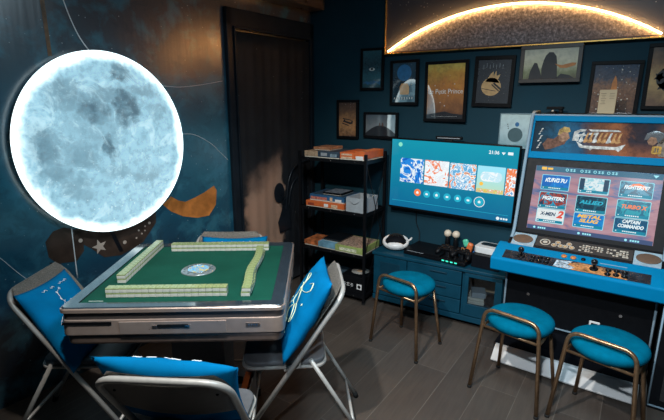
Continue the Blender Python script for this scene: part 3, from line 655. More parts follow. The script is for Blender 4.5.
def gamebox(x0,x1,y0,dep,z0,h,mat,label,name='board_game_box',topmat=None,side=None,rz=0,extra=None,group='boxed games on the black rack'):
    t=empty(name,((x0+x1)/2,y0+dep/2,z0),rz=rz,label=label,cat='box',group=group); w=(x1-x0)/2; d=dep/2
    MB().span((-w+.002,-d+.002,0),(w-.002,d-.002,h*.5),.001).build('tray',side or M['offwhite'],t)
    l=MB().span((-w,-d,h*.18),(w,d,h),.002).build('lid',mat,t)
    if topmat: MB().span((-w+.012,-d+.012,h),(w-.012,d-.012,h+.0006)).build('cover_art',topmat,l)
    if extra:
        for (a,bx,c,e,m) in extra: MB().span((-w+a,-d-.0007,c),(-w+bx,-d,e)).build('spine_print',m,l)
    return t
z=SZ[0]+.001
dkb=pbr('dark_blue_card',(.03,.055,.085),.5,var=.6,scale=35)
gamebox(-2.195,-2.06,3.02,.25,z,.052,M['tan'],'tan patterned game box at left of the rack top tier')
gamebox(-2.055,-1.85,3.01,.27,z,.056,dkb,'dark blue and grey game box between tan and orange ones, top tier',extra=[(.03,.09,.02,.045,M['greybox']),(.12,.18,.015,.04,pbr('slate_art',(.2,.28,.34),.5,var=.6,scale=60))])
gamebox(-2.13,-1.97,3.06,.2,z+.0575,.026,pbr('rust_card',(.36,.16,.08),.5,var=.5,scale=40),'thin rust-brown box lying on the tan and blue boxes')
cm=pbr('cream_lettering',(.65,.45,.3),.5,var=.4,scale=90)
gamebox(-1.845,-1.705,3.01,.28,z,.060,M['orange'],'orange-red game box left of the larger orange one, top tier',extra=[(.015,.11,.036,.05,cm),(.015,.11,.012,.026,cm)])
gamebox(-1.700,-1.615,2.992,.32,z,.072,M['orange'],'large orange game box with white label, right end of the rack top tier',topmat=pbr('orange_cover',(.68,.22,.08),.5,var=.6,scale=30),extra=[(.008,.075,.008,.038,M['white'])])
z=SZ[1]+.001
gamebox(-2.17,-1.80,3.0,.26,z,.052,M['orange'],'long orange game box at bottom of the second tier pile',extra=[(.18,.22,.015,.04,M['white']),(.25,.31,.012,.04,cm),(.02,.08,.015,.035,pbr('dark_red_art',(.25,.04,.02),.5))])
gamebox(-2.145,-1.81,3.02,.26,z+.053,.052,pbr('blue_card',(.02,.10,.22),.45,var=.35,scale=20),'blue game box lying on the long orange box',topmat=dkb,extra=[(.01,.17,.012,.034,pbr('red_blue_lettering',(.5,.16,.12),.5,var=.6,scale=70)),(.20,.225,.012,.04,cm),(.25,.31,.008,.03,M['white'])])
gamebox(-2.04,-1.86,3.06,.2,z+.106,.018,M['black'],'thin dark box on top of the blue game box',topmat=pbr('grey_art',(.15,.17,.2),.5,var=.8,scale=50))
t=empty('grey_basket',(-1.69,3.10,z),rz=R(-3),label='small grey open basket with rope handle on the second tier',cat='basket')
b=MB(); 
for a,c in (((-.085,-.105,0),(.085,.105,.004)),((-.085,-.105,0),(-.080,.105,.12)),((.080,-.105,0),(.085,.105,.12)),((-.085,-.105,0),(.085,-.100,.12)),((-.085,.100,0),(.085,.105,.12))): b.span(a,c,.001)
b.build('body',pbr('grey_felt',(.33,.37,.40),.8,var=.1,bump=.3),t)
MB().tube(smooth_curve([(-.05,-.108,.10),(-.02,-.112,.08),(.01,-.112,.078),(.04,-.108,.10)],4),.003,6).build('handle',M['greybox'],t)
z=SZ[2]+.001
gamebox(-2.20,-2.06,3.01,.2,z,.045,pbr('orange_black_card',(.40,.12,.04),.5,var=.9,scale=30),'small orange and black box at left of the third tier')
gamebox(-2.05,-1.885,3.0,.27,z,.055,pbr('pale_blue_card',(.15,.33,.45),.45,var=.4,scale=15),'pale blue game box in the middle of the third tier')
gamebox(-2.03,-1.86,3.05,.22,z+.056,.02,M['black_gloss'],'glossy black tray lying on the pale blue box')
gamebox(-1.875,-1.62,2.99,.30,z,.062,pbr('olive_card',(.30,.38,.12),.5,var=.25,scale=30),'olive green game box with busy brown and white cover, third tier right',topmat=card_mat('x',[(0,0,0)],10) if False else pbr('busy_cover',(.35,.24,.18),.5,var=.95,scale=70),extra=[(.04,.2,.02,.045,pbr('pale_lime_text',(.6,.62,.45),.5,var=.5,scale=90))])
z=SZ[3]+.001
t=empty('black_game_box',(-1.715,3.14,z),label='large black box with round vinyl-like emblem on the bottom tier',cat='box')
MB().box((0,0,.075),(.215,.28,.15),.003).build('carton',M['black'],t)
o=MB().lathe([(.0,.150),(.075,.150),(.075,.1512),(.0,.1512)],n=28).build('round_emblem',pbr('emblem_ring',(.30,.29,.27),.4,var=.7,scale=60),t)
MB().lathe([(.0,.1513),(.03,.1513),(.03,.1523),(.0,.1523)],n=24).build('emblem_center',M['tan'],o)
b=MB()
for i in range(3):
    for j in range(3): b.box((-.075+i*.036,-.1405,.075-(j-1)*.011),(.026 if (i+j)%2 else .018,.001,.004))
b.build('white_lettering',M['white'],t)
b=MB(); b.box((.065,-.1405,.07),(.046,.001,.046),.0005); b.build('label_square',M['white'],t); MB().prism(disc(.065,.07,.014),Matrix.Translation((0,-.142,0)),.001).build('label_dot',M['black'],t)
gamebox(-2.16,-1.85,3.02,.27,z,.06,pbr('charcoal_card',(.03,.035,.04),.5,var=.7,scale=30),'charcoal game box lying at left of the bottom tier',topmat=pbr('grey_green_cover',(.12,.15,.14),.5,var=.8,scale=40))
gamebox(-2.13,-1.87,3.05,.22,z+.061,.04,pbr('steel_blue_card',(.05,.09,.13),.5,var=.6,scale=25),'steel blue box on the charcoal one, bottom tier')

# ---------------------------------------------------------------- arcade machine (local: x along width, -y to the player)
t=empty('arcade_machine',(-.561,2.908,0),rz=R(-3),label='blue and black arcade machine with large tilted screen and two joysticks',cat='arcade machine')
AW=.86
side=[(.0,.20),(.0,.60),(-.15,.61),(-.183,.63),(-.183,.682),(-.03,.738),(.06,.785),(.085,.82),(.272,1.49),(.285,1.522),(.32,1.538),(.47,1.538),(.47,.02),(.04,.02),(.04,.2)]
X0,X1=.038,.848
for x in (X0,X1-.018):
    p=MB().prism(side,Matrix.Translation((x,0,0)),.018,mode='yz').build('side_panel',M['arc_black'],t)
    e=MB(); xx=x+.009
    e.tube([(xx,-.001,.20),(xx,-.001,.595)],.0065,6)
    e.tube(fillet([(xx,.03,.765),(xx,.058,.787),(xx,.083,.82),(xx,.270,1.49),(xx,.284,1.524),(xx,.32,1.540),(xx,.47,1.540)],.02),.011,6)
    e.build('edge_trim',M['arc_trim'],p)
b=MB(); b.span((X0+.018,.02,.2),(X1-.018,.035,.62)); b.build('front_panel',M['arc_black'],t)
d=MB().span((X0+.018,.004,.235),(X1-.018,.02,.62),.002).build('service_door',M['arc_black'],t)
MB().span((X0+.018,.0,.235),(X1-.018,.006,.243)).build('door_trim',M['arc_trim'],d)
s_=MB().box((.563,.002,.323),(.056,.008,.044),.003).build('power_socket',M['white'],d)
MB().box((.563,-.0025,.323),(.034,.003,.022),.001).build('socket_recess',M['black'],s_)
for x,z in ((.684,.417),(.187,.425)): MB().cyl((x,.006,z),(x,-.006,z),.009).build('lock',M['silver'],d)
MB().span((X0+.02,.44,.17),(X1-.02,.47,1.5)).build('back_panel',M['arc_black'],t)
MB().prism([(-.205,.012),(-.208,.022),(-.125,.085),(-.10,.085),(-.10,.012)],Matrix.Translation((.045,0,0)),.775,mode='yz',bev=.002).build('kick_board',M['arc_kick'],t)
b=MB(); b.span((.03,-.12,0),(.82,.12,.012)); b.span((.03,-.10,.012),(.82,.12,.083)); b.span((.06,.0,.083),(.82,.10,.2)); b.build('plinth',M['black_matte'],t)
cpan=MB().prism([(-.188,.612),(-.195,.680),(-.190,.690),(-.033,.742),(-.0,.742),(-.0,.60),(-.17,.60)],Matrix.Translation((-.012,0,0)),.872,mode='yz',bev=.004).build('control_panel',M['arc_blue'],t)
ang=math.atan2(.052,.157)
CPM=Matrix.Translation((0,-.190,.690))@Matrix.Rotation(ang,4,'X')
def cpbox(x0,x1,t0,t1,h0,h1,mat,name,bev=0,parent=cpan,mi=0):
    b=MB(); b.span((x0,t0,h0),(x1,t1,h1),bev); o=b.build(name,mat,parent); o.data.transform(CPM); return o
art=cpbox(.05,.79,.012,.096,.0,.0015,pbr('panel_art_black',(.015,.018,.025),.25,var=.6,scale=30,coat=.5),'art_panel')
def onCP(b,name,mat,parent=art): o=b.build(name,mat,parent); o.data.transform(CPM); return o
onCP(MB().prism([(.38,.014),(.40,.07),(.46,.092),(.54,.085),(.64,.07),(.69,.014)],Matrix.Translation((0,0,.0015)),.0008,mode='xy'),'flame_art',pbr('panel_flame',(.45,.20,.07),.3,var=.8,scale=40,coat=.5))
onCP(MB().prism([(.33,.014),(.34,.08),(.42,.09),(.40,.055),(.44,.035),(.42,.014)],Matrix.Translation((0,0,.0023)),.0006,mode='xy'),'spark_art',pbr('panel_spark',(.35,.45,.55),.3,var=.9,scale=60,coat=.5))
def stick(x,y):
    b=MB(); b.lathe([(.0,.0),(.022,.0),(.022,.003),(.008,.006),(.0,.006)],(x,y,.002),18); b.cyl((x,y,.004),(x,y,.038),.005)
    o=onCP(b,'joystick',M['black'],cpan); onCP(MB().sph((x,y,.050),.0175,18),'ball_top',M['black_gloss'],o)
stick(.150,.055); stick(.530,.056)
for bx in (.215,.598):
    for k in range(3):
        for r in range(2):
            x=bx+.038*k; y=.030+r*.036+(.006 if k else 0)
            o=onCP(MB().lathe([(.0,0),(.0155,0),(.0155,.004),(.012,.006),(.0,.006)],(x,y,.0015),16),'push_button',M['black'],cpan)
            onCP(MB().lathe([(.0,.006),(.010,.006),(.009,.010),(.0,.0105)],(x,y,.0015),14),'plunger',M['black_gloss'],o)
for x,c in ((.369,'orange2'),(.417,'orange2')):
    onCP(MB().lathe([(.0,0),(.016,0),(.014,.006),(.0,.0065)],(x,.128,.0005),16),'start_button',M[c],cpan)
onCP(MB().lathe([(.0,0),(.012,0),(.012,.006),(.0,.0065)],(.468,.128,.0005),14),'menu_button',M['black'],cpan)
onCP(MB().span((.55,.120,0),(.68,.126,.0008)),'pale_stripe',M['arc_trim'],cpan)
# deck between panel and screen
dang=math.atan2(.058,.13); DM=Matrix.Translation((0,-.03,.742))@Matrix.Rotation(dang,4,'X')
MB().prism([(-.029,.62),(-.03,.742),(.10,.80),(.13,.62)],Matrix.Translation((X0+.018,0,0)),X1-X0-.036,mode='yz').build('deck',M['bezel'],t)
def onD(b,name,mat,parent): o=b.build(name,mat,parent); o.data.transform(DM); return o
for x0,x1,xc in ((.058,.190,.118),(.700,X1-.02,.768)):
    o=onD(MB().span((x0,.0,-.004),(x1,.118,.004),.002),'speaker_plate',pbr('pale_blue_plate',(.30,.42,.50),.35),t)
    onD(MB().lathe([(.0,0),(.066,0),(.066,.003),(.06,.004),(.0,.004)],(0,0,0),28,M=Matrix.Translation((xc,.060,.004))@Matrix.Diagonal((.88,.62,1,1))),'speaker_grille',M['speaker'],o)
ip=onD(MB().span((.194,.022,-.002),(.696,.114,.0035),.001),'instruction_plate',pbr('instruction_dark',(.05,.045,.043),.6,spec=.1),t)
ik=pbr('instruction_beige',(.50,.45,.38),.6,spec=.1)
b=MB()
b.tube([(x,y,.0042) for x,y in disc(.245,.065,.026,n=20)],.004,6,closed=True,fl=.3); b.prism(disc(.245,.065,.013),Matrix.Translation((0,0,.0035)),.0012,mode='xy')
for cx_ in (.315,.375):
    for dx,dy in ((0,.018),(-.018,-.010),(.018,-.010)): b.tube([(x,y,.0042) for x,y in disc(cx_+dx,.06+dy,.013,n=14)],.003,6,closed=True,fl=.3)
for i in range(16):
    x=.43+.0155*i; 
    for j in range(4):
        if random.random()<.8: b.span((x,.035+.016*j,.0035),(x+random.uniform(.009,.0145),.035+.016*j+random.uniform(.007,.012),.0045))
onD(b,'instruction_marks',ik,ip)
b=MB()
for cx_ in (.315,.375):
    for dx,dy in ((0,.018),(-.018,-.010),(.018,-.010)): b.prism(disc(cx_+dx,.06+dy,.008,n=12),Matrix.Translation((0,0,.0035)),.001,mode='xy')
onD(b,'instruction_dots',M['gold_ink'],ip)
# slanted face: local (x, 0, v)
SM=Matrix.Translation((.028,.10,.795))@Matrix.Rotation(-math.atan2(.20,.725),4,'X'); AW=.82
def onS(b,name,mat,parent): o=b.build(name,mat,parent); o.data.transform(SM); return o
bz=onS(MB().span((.028,-.002,-.0),(.085,.02,.477)).span((.75,-.002,-.02),(AW-.018,.02,.477)).span((.085,-.002,.0),(.75,.02,.030)).span((.085,-.002,.434),(.75,.02,.477)),'screen_bezel',M['bezel'],t)
def sky_screen():
    m,nt,b=newmat('arcade_sunset_screen'); N=NT(nt); b.inputs['Base Color'].default_value=(.005,.005,.005,1); b.inputs['Roughness'].default_value=.2; b.inputs['Specular IOR Level'].default_value=.06
    mp=N.n('Mapping'); mp.inputs['Scale'].default_value=(2.2,1,9); N.lk(N.tc,mp.inputs[0]); f=N.noise(1.4,6,.6,mp.outputs[0],1.0)
    col=N.ramp(f,[(.3,(.05,.13,.30)),(.42,(.16,.22,.42)),(.5,(.50,.27,.33)),(.6,(.60,.36,.42)),(.75,(.25,.30,.50))])
    z=N.sep()[2]; N.lk(N.mix(N.maprange(z,1.12,1.21,0,.7),col,(.03,.13,.26)),b.inputs['Emission Color']); b.inputs['Emission Strength'].default_value=.8*SCREEN_S; return m
sc=onS(MB().span((.083,.004,.028),(.752,.012,.436)),'screen',sky_screen(),t)
sy=.0035
onS(MB().span((.088,sy,.400),(.748,sy+.0006,.432)),'menu_bar',emis('menu_bar_navy',(.02,.14,.24),.9),sc)
onS(MB().span((.088,sy,.030),(.748,sy+.0006,.055)),'bottom_bar',emis('bottom_bar_violet',(.06,.10,.22),.9),sc)
def stext(body,x,z,size,mat,width=None,bold=0,parent=sc,dy=-.0012,name='lettering',shear=0):
    o=text_mesh(name,body,size,mat,parent,face_xz(x,sy+dy,z),.0002,width=width,bold=bold,shear=shear); o.data.transform(SM); return o
onS(MB().prism(rrect(.03,.018,.004,3,.135,.418),Matrix.Translation((0,sy-.0008,0)),.0006),'orange_badge',M['scr_orange'] if False else M['scr_yellow'],sc)
onS(MB().prism(rrect(.03,.012,.002,3,.170,.418),Matrix.Translation((0,sy-.0008,0)),.0006),'yellow_badge',M['scr_yellow'],sc)
b=MB()
for g in (.265,.345,.415,.485):
    b.tube([(x,sy-.0005,z) for x,z in disc(g,.417,.007,n=12)],.0018,6,closed=True,fl=.4)
    for k in range(2):
        x=g+.016+.017*k; b.span((x,sy-.0008,.411),(x+.013,sy,.414)); b.span((x,sy-.0008,.420),(x+.013,sy,.423)); b.span((x+.005,sy-.0008,.409),(x+.008,sy,.425))
b.prism([(.715,.408),(.729,.424),(.701,.424)],Matrix.Translation((0,sy-.0008,0)),.0006)
for g in (.15,.40,.64):
    b.prism(disc(g-.02,.042,.007,n=12),Matrix.Translation((0,sy-.0008,0)),.0006)
    for k in range(4): b.span((g+k*.012,sy-.0008,.037),(g+k*.012+.009,sy,.047))
onS(b,'menu_marks',emis('menu_cyan',(.35,.85,.95),1),sc)
cols=[(.133,.287),(.342,.498),(.553,.710)]; rows=[(.288,.377),(.172,.268),(.080,.163)]
arts=[[('card_a',[(.01,.16,.55),(.01,.22,.68),(.02,.35,.8)]),('card_b',[(.35,.7,.8),(.8,.92,.95),(.15,.55,.75),(.85,.95,1)]),('card_c',[(.02,.12,.2),(.05,.3,.45),(.02,.15,.25)])],
      [('card_d',[(.02,.06,.12),(.35,.06,.05),(.02,.35,.55),(.02,.10,.2)]),('card_e',[(.005,.05,.09),(.01,.14,.2),(.005,.07,.12)]),('card_f',[(.01,.17,.28),(.02,.38,.48),(.01,.22,.34)])],
      [('card_g',[(.8,.88,.9),(.9,.95,.95),(.75,.85,.9)]),('card_h',[(.01,.2,.6),(.01,.28,.7),(.02,.2,.55)]),('card_i',[(.005,.09,.20),(.01,.16,.32),(.005,.10,.2)])]]
txt=[[('KUNG FU',M['scr_white'],M['scr_teal']),(None,0,0),("FIGHTERS'97",M['scr_white'],0)],
     [('FIGHTERS',M['scr_white'],0),('ALLIED',M['scr_cyan'],0),('TURBO X',M['scr_orange'],0)],
     [('X-MEN',M['scr_dark'],0),('METAL\nSLUG',M['scr_yellow'],0),('CAPTAIN\nCOMMANDO',M['scr_white'],0)]]
edge=emis('card_edge',(.30,.80,.90),1)
for r in range(3):
    for c in range(3):
        x0,x1=cols[c]; z0,z1=rows[r]; mx=(x0+x1)/2
        o=onS(MB().prism(rrect(x1-x0+.006,z1-z0+.006,.005,3,mx,(z0+z1)/2),Matrix.Translation((0,sy,0)),.0006),'game_tile',edge,sc)
        onS(MB().prism(rrect(x1-x0,z1-z0,.004,3,mx,(z0+z1)/2),Matrix.Translation((0,sy-.0006,0)),.0006),'tile_art',card_mat(arts[r][c][0],arts[r][c][1],22,.9*SCREEN_S,1.5,r*3+c),o)
        onS(MB().span((x0+.004,sy-.0010,z0+.002),(x1-.004,sy-.0006,z0+.018)),'caption_band',M['scr_teal'],o)
        b=MB()
        for k in range(7 if (r,c)!=(0,1) else 3): b.span((mx-.035+k*.010,sy-.0014,z0+.007),(mx-.035+k*.010+.007,sy-.0008,z0+.013))
        b.prism(disc(x0+.012,z0+.010,.003,n=8),Matrix.Translation((0,sy-.0014,0)),.0005)
        onS(b,'caption_marks',M['scr_white'],o)
        T,mt,_=txt[r][c]
        if T: stext(T,mx-(.015 if T=='X-MEN' else 0),(z0+z1)/2+.012,.030 if '\n' not in T else .027,mt,width=(.125 if T!='X-MEN' else .09),bold=.0012,parent=o,dy=-.0018,shear=.25)
        if (r,c)==(0,0): stext('~ ~ ~ ~',mx,z1-.018,.03,M['scr_white'],width=.09,bold=.001,parent=o,dy=-.0018)
        if (r,c)==(0,2): onS(MB().prism([(mx-.04,z1-.03),(mx-.02,z1-.012),(mx+.01,z1-.006),(mx+.045,z1-.02),(mx+.05,z1-.045),(mx+.02,z1-.03),(mx-.01,z1-.026)],Matrix.Translation((0,sy-.0014,0)),.0005),'crest_art',M['scr_orange'],o)
        if (r,c)==(0,1):
            onS(MB().span((x0+.002,sy-.0013,z0+.018),(x0+.028,sy-.0008,z1-.002)).span((x1-.028,sy-.0013,z0+.018),(x1-.002,sy-.0008,z1-.002)),'dark_side_bands',M['scr_dark'],o)
        if (r,c)==(2,0):
            stext('2',mx+.052,(z0+z1)/2+.014,.06,M['scr_red'],bold=.003,parent=o,dy=-.002,shear=.3)
        if (r,c)==(1,2): pass
# marquee
mqf=onS(MB().span((.012,-.012,.477),(AW,.02,.52),.003).span((.012,-.012,.715),(AW,.02,.755),.003).span((.012,-.012,.52),(.040,.02,.715)).span((AW-.034,-.012,.52),(AW,.02,.715)),'marquee_frame',M['arc_blue'],t)
onS(MB().span((.012,-.014,.750),(AW,.02,.760),.002),'top_trim',M['arc_trim'],mqf)
def marq():
    m,nt,b=newmat('marquee_print'); N=NT(nt)
    x=N.sep()[0]; f=N.noise(7,6,.65,None,1.2); xx=N.math('ADD',N.maprange(x,0,.86),N.math('MULTIPLY',N.math('SUBTRACT',f,.5),.30),True)
    col=N.ramp(xx,[(0,(.006,.012,.02)),(.15,(.008,.03,.05)),(.28,(.015,.10,.19)),(.40,(.012,.06,.12)),(.5,(.10,.045,.03)),(.60,(.24,.085,.035)),(.70,(.03,.02,.025)),(.82,(.012,.02,.035)),(1,(.18,.08,.05))])
    z=N.sep()[2]; col=N.mix(N.math('MULTIPLY',N.maprange(z,1.38,1.31,0,.75),N.maprange(x,.45,.6,0,1)),col,(.24,.08,.035))
    col=N.mix(N.maprange(N.noise(35,5,.7),.45,.65,0,.45),col,(.006,.008,.012))
    N.lk(col,b.inputs['Base Color']); b.inputs['Roughness'].default_value=.4; b.inputs['Roughness'].default_value=.6; b.inputs['Specular IOR Level'].default_value=.1
    N.lk(col,b.inputs['Emission Color']); b.inputs['Emission Strength'].default_value=.25; return m
mq=onS(MB().span((.040,.0,.52),(AW-.034,.015,.715)),'marquee_print',marq(),t)
ml=lambda n,c,e=.5: pbr(n,c,.6,var=.5,scale=60,spec=.1)
skin=ml('print_skin',(.30,.17,.11)); 
def onM(polys,name,mat,y=-.001,dx=0):
    b=MB()
    for p in polys: b.prism([(q[0]+dx,q[1]) for q in p],Matrix.Translation((0,y,0)),.0009)
    return onS(b,name,mat,mq)
onM([[(.12,.535),(.10,.57),(.125,.61),(.16,.605),(.185,.63),(.21,.62),(.235,.60),(.225,.575),(.19,.56),(.16,.545)]],'torso_art',ml('art_umber',(.14,.07,.05)))
onM([[(.19,.60),(.185,.635),(.20,.655),(.235,.652),(.243,.635),(.25,.615),(.235,.598),(.21,.59)]],'face_art',skin,-.0018)
onM([[(.18,.63),(.185,.665),(.21,.685),(.24,.68),(.25,.655),(.235,.648),(.21,.652),(.2,.64)]],'hair_art',ml('art_blond',(.40,.27,.10)),-.0026)
onM([[(.70,.62),(.71,.66),(.75,.675),(.79,.665),(.80,.63),(.785,.60),(.76,.61),(.74,.63),(.72,.625)]],'dark_hair_art',M['print_ink'],dx=-.07)
onM([[(.715,.615),(.73,.64),(.755,.635),(.765,.61),(.745,.59),(.725,.595)]],'second_face_art',skin,-.0018,dx=-.07)
onM([[(.765,.60),(.79,.64),(.826,.65),(.826,.53),(.78,.53),(.755,.56)]],'shoulder_art',ml('art_stone',(.20,.16,.13)),-.0010,dx=-.07)
onM([rrect(.045,.045,.006,3,.765,.565)],'gold_badge',ml('art_gold',(.45,.26,.06)),-.0030,dx=-.07)
onM([[(.757,.553),(.757,.577),(.762,.577),(.762,.553)],[(.769,.553),(.769,.577),(.774,.577),(.774,.553)]],'badge_marks',M['print_ink'],-.0040,dx=-.07)
lg=ml('logo_silver',(.50,.50,.48)); lo=ml('logo_orange',(.45,.24,.10))
stext('VS ZERO',.41,.618,.070,lo,width=.32,bold=.003,parent=mq,dy=-.008,name='logo_lettering',shear=.3) if False else None
onM([[(.265,.60),(.27,.655),(.30,.672),(.335,.672),(.33,.66),(.30,.655),(.29,.64),(.33,.645),(.34,.635),(.30,.625),(.30,.60)],[(.345,.672),(.50,.672),(.515,.662),(.36,.660)],[(.345,.650),(.40,.655),(.395,.640),(.35,.638)]],'logo_stroke',lg,-.002)
for i in range(9):
    x=.30+.024*i
    onM([[(x,.592),(x+.018,.65),(x+.030,.654),(x+.020,.62),(x+.028,.600),(x+.012,.590)]],'logo_stroke',lo if i%3 else lg,-.003)
onM([[(.27,.61),(.29,.595),(.31,.56),(.36,.555),(.37,.545),(.38,.555),(.50,.555),(.515,.545),(.53,.56),(.545,.59),(.52,.58),(.50,.572),(.33,.573)]],'logo_underline',lg,-.002)
for i in range(9):
    x=.06+.006*(i%3); z=.54+.015*i
    onM([[(x+.01,z),(x+.022,z+.008),(x+.017,z+.014),(x+.008,z+.005)]],'ink_fleck',lg,-.001)
MB().span((X0+.018,.30,1.50),(X1-.018,.47,1.535)).build('top_panel',M['arc_black'],t)

# paper notice + router on top of the machine
def A2W(x,y,z):
    a=R(-3); return (-.561+x*math.cos(a)-y*math.sin(a),2.908+x*math.sin(a)+y*math.cos(a),z)
t=empty('paper_notice',A2W(.443,.35,1.5365),rz=R(-3),label='cream paper notice standing on top of the arcade machine',cat='notice')
MB().box((0,.0,.07),(.09,.004,.14),.001,rot=(R(-6),0,R(0))).build('sheet',pbr('cream_paper',(.52,.40,.25),.7,var=.06,scale=20),t)
MB().box((0,.012,.004),(.09,.04,.008),.002).build('base',M['offwhite'],t)
b=MB()
for i in range(7): b.box((-.022+random.uniform(-.002,.002),-.0012+.0105*(-.0) +(.105-i*.009-.07)*.105-.0012,.118-i*.010),(.028-.006*(i%3),.0008,.002),rot=(R(-6),0,0))
for i in range(4): b.box((.022,(.118-i*.010-.07)*.105-.0025,.118-i*.010),(.026,.0008,.002),rot=(R(-6),0,0))
b.build('printed_lines',pbr('brown_ink',(.16,.11,.07),.6),t)
t=empty('small_sensor_box',A2W(.15,.43,1.5365),rz=R(-3),label='small black sensor box on the left of the arcade machine top',cat='sensor')
MB().box((0,0,.030),(.10,.05,.018),.004).box((.035,0,.012),(.02,.04,.024),.003).build('body',M['black'],t); MB().sph((-.01,-.028,.012),.007,12).build('pale_lens',M['offwhite'],t)
MB().box((-.01,0,.006),(.03,.05,.012),.002).build('foot',M['rubber'],t)

# neighbouring cabinet at right
t=empty('side_cabinet',A2W(.862,-.16,0),rz=R(-3),label='dark cabinet with thin pale edge trim right of the arcade machine',cat='cabinet')
MB().span((0,0,.0),(.7,.45,.66),.003).build('body',M['arc_black'],t)
MB().span((.05,-.006,.06),(.66,.0,.62),.002).build('door_panel',M['black_gloss'],t)
b=MB(); b.tube([(.004,-.003,.02),(.004,-.003,.655)],.005,6); b.tube([(.004,-.003,.02),(.69,-.003,.02)],.005,6); b.build('edge_trim',M['arc_trim'],t)

# ---------------------------------------------------------------- mahjong table
TU=Vector((.827,.563,0)); TN=Vector((-.563,.827,0)); TB=Vector((-1.476,1.11,0)); TRZ=R(34.5); TU=Vector((math.cos(TRZ),math.sin(TRZ),0)); TN=Vector((-math.sin(TRZ),math.cos(TRZ),0))
TC=Vector((-1.722,1.446,0))
def T2W(x,y,z=0): v=TC+TU*x+TN*y; return (v.x,v.y,z)
t=empty('mahjong_table',(TC.x,TC.y,0),rz=TRZ,label='square automatic mahjong table with green felt and rose bronze body',cat='table')
hw,hd=.463,.44; TZ=.778
def frame_ring(ow,od,iw,idd,z0,z1,r=.03,bev=.004):
    t_=bmesh.new()
    O=rrect(2*ow,2*od,r,6); I=rrect(2*iw,2*idd,.008,6); n=len(O)
    rings=[[t_.verts.new((x,y,z)) for x,y in P] for P,z in ((O,z0),(O,z1-bev),([(x*(1-bev/ow),y*(1-bev/od)) for x,y in O],z1),(I,z1),(I,z0))]
    for i in range(5):
        A_=rings[i];B_=rings[(i+1)%5]
        for k in range(n): t_.faces.new((A_[k],A_[(k+1)%n],B_[(k+1)%n],B_[k]))
    bmesh.ops.recalc_face_normals(t_,faces=t_.faces[:]); m=MB(); m._merge(t_); return m
frame_ring(hw-.005,hd-.005,.404,.386,TZ-.02,TZ+.006).build('rim',M['table_rim'],t)
frame_ring(hw,hd,hw-.006,hd-.006,TZ-.016,TZ+.002).build('bronze_edge',M['bronze'],t)
felt=MB().span((-.405,-.387,TZ-.02),(.405,.387,TZ-.002)).build('felt_top',FELT,t)
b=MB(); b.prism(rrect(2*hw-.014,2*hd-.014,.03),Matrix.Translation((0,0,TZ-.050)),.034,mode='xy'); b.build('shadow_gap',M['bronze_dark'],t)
# body band with drawers on each side
MB().prism(rrect(2*hw-.004,2*hd-.004,.035),Matrix.Translation((0,0,TZ-.118)),.070,mode='xy',bev=.004).build('body_band',M['bronze'],t)
MB().prism(rrect(2*hw-.02,2*hd-.02,.04),Matrix.Translation((0,0,TZ-.165)),.046,mode='xy',bev=.012).build('lower_band',pbr('brown_bronze',(.20,.145,.12),.38,.55,var=.1),t)
for q in range(4):
    rot=Matrix.Rotation(q*PI/2,4,'Z'); ww,dd=(hw,hd) if q%2==0 else (hd,hw)
    b=MB(); b.box((0,-dd+.0005,TZ-.085),(.44,.005,.056),.002); o=b.build('drawer',pbr('satin_bronze_%d'%q,(.52,.43,.39),.32,.6,var=.06),t); o.data.transform(rot)
    h=MB().prism(rrect(.13,.014,.006),Matrix.Translation((0,-dd-.0045,TZ-.085+.008)),.003).build('handle_slot',M['black_gloss'],o); h.data.transform(rot)
    h=MB().box((.06,-dd-.005,TZ-.077),(.02,.003,.008),.001).box((-.075,-dd-.005,TZ-.077),(.02,.003,.006),.001).build('chrome_tips',M['silver'],o); h.data.transform(rot)
MB().box((.33,-hd+.0005,TZ-.078),(.06,.003,.016),.001).build('name_plate',M['bronze_dark'],t)
text_mesh('name_plate_lettering','XIANG',.012,M['silver'],t,face_xz(.33,-hd-.0015,TZ-.078),.0003,width=.035) if False else None
b=MB()
for i in range(4): b.box((.314+i*.0105,-hd-.0015,TZ-.078),(.007,.001,.006))
b.build('name_plate_marks',M['silver'],t)
MB().box((-.35,-hd+.0005,TZ-.062),(.2,.004,.012),.001).build('dark_slot',M['black'],t)
b=MB()
for i in range(26): b.cyl((.10+i*.0062,-.392,TZ+.0055),(.10+i*.0062,-.392,TZ+.0066),.0018,n=6)
b.build('vent_dots',M['black_matte'],t)
MB().box((0,0,TZ-.205),(.66,.58,.08),.02).build('under_housing',M['black_matte'],t)
MB().box((0,0,.30),(.26,.24,.56),.01).build('pedestal',pbr('dark_grey_pedestal',(.045,.05,.055),.45),t)
b=MB(); b.box((0,0,.03),(.34,.34,.05),.01)
b.build('pedestal_base',M['black'],t)
# center console disc
o=MB().lathe([(.0,-.004),(.085,-.004),(.085,.002),(.080,.005),(.0,.006)],(0,0,TZ),n=40).build('center_console',pbr('console_grey',(.30,.36,.38),.25,.4,var=.1),t)
cm_=card_mat('console_display',[(.02,.15,.4),(.3,.7,.85),(.02,.3,.75),(.85,.65,.10),(.10,.5,.7),(.9,.25,.08)],26,1.15,3,3)
MB().lathe([(.0,.0062),(.052,.0062),(.052,.0075),(.0,.008)],(0,0,TZ),n=36).build('console_display',cm_,o)
MB().tube([(x,y,TZ+.006) for x,y in disc(0,0,.058,n=40)],.0018,6,closed=True).build('console_ring',M['silver'],o)
b=MB()
for i in range(12): a=i*PI/6; b.cyl((.069*math.cos(a),.069*math.sin(a),TZ+.005),(.069*math.cos(a),.069*math.sin(a),TZ+.0085),.005,n=10)
b.build('console_buttons',pbr('button_slate',(.12,.17,.2),.3),o)
MB().span((-.375,-.356,TZ-.002),(-.315,-.353,TZ-.0012)).build('felt_mark',M['white_ink'],t)
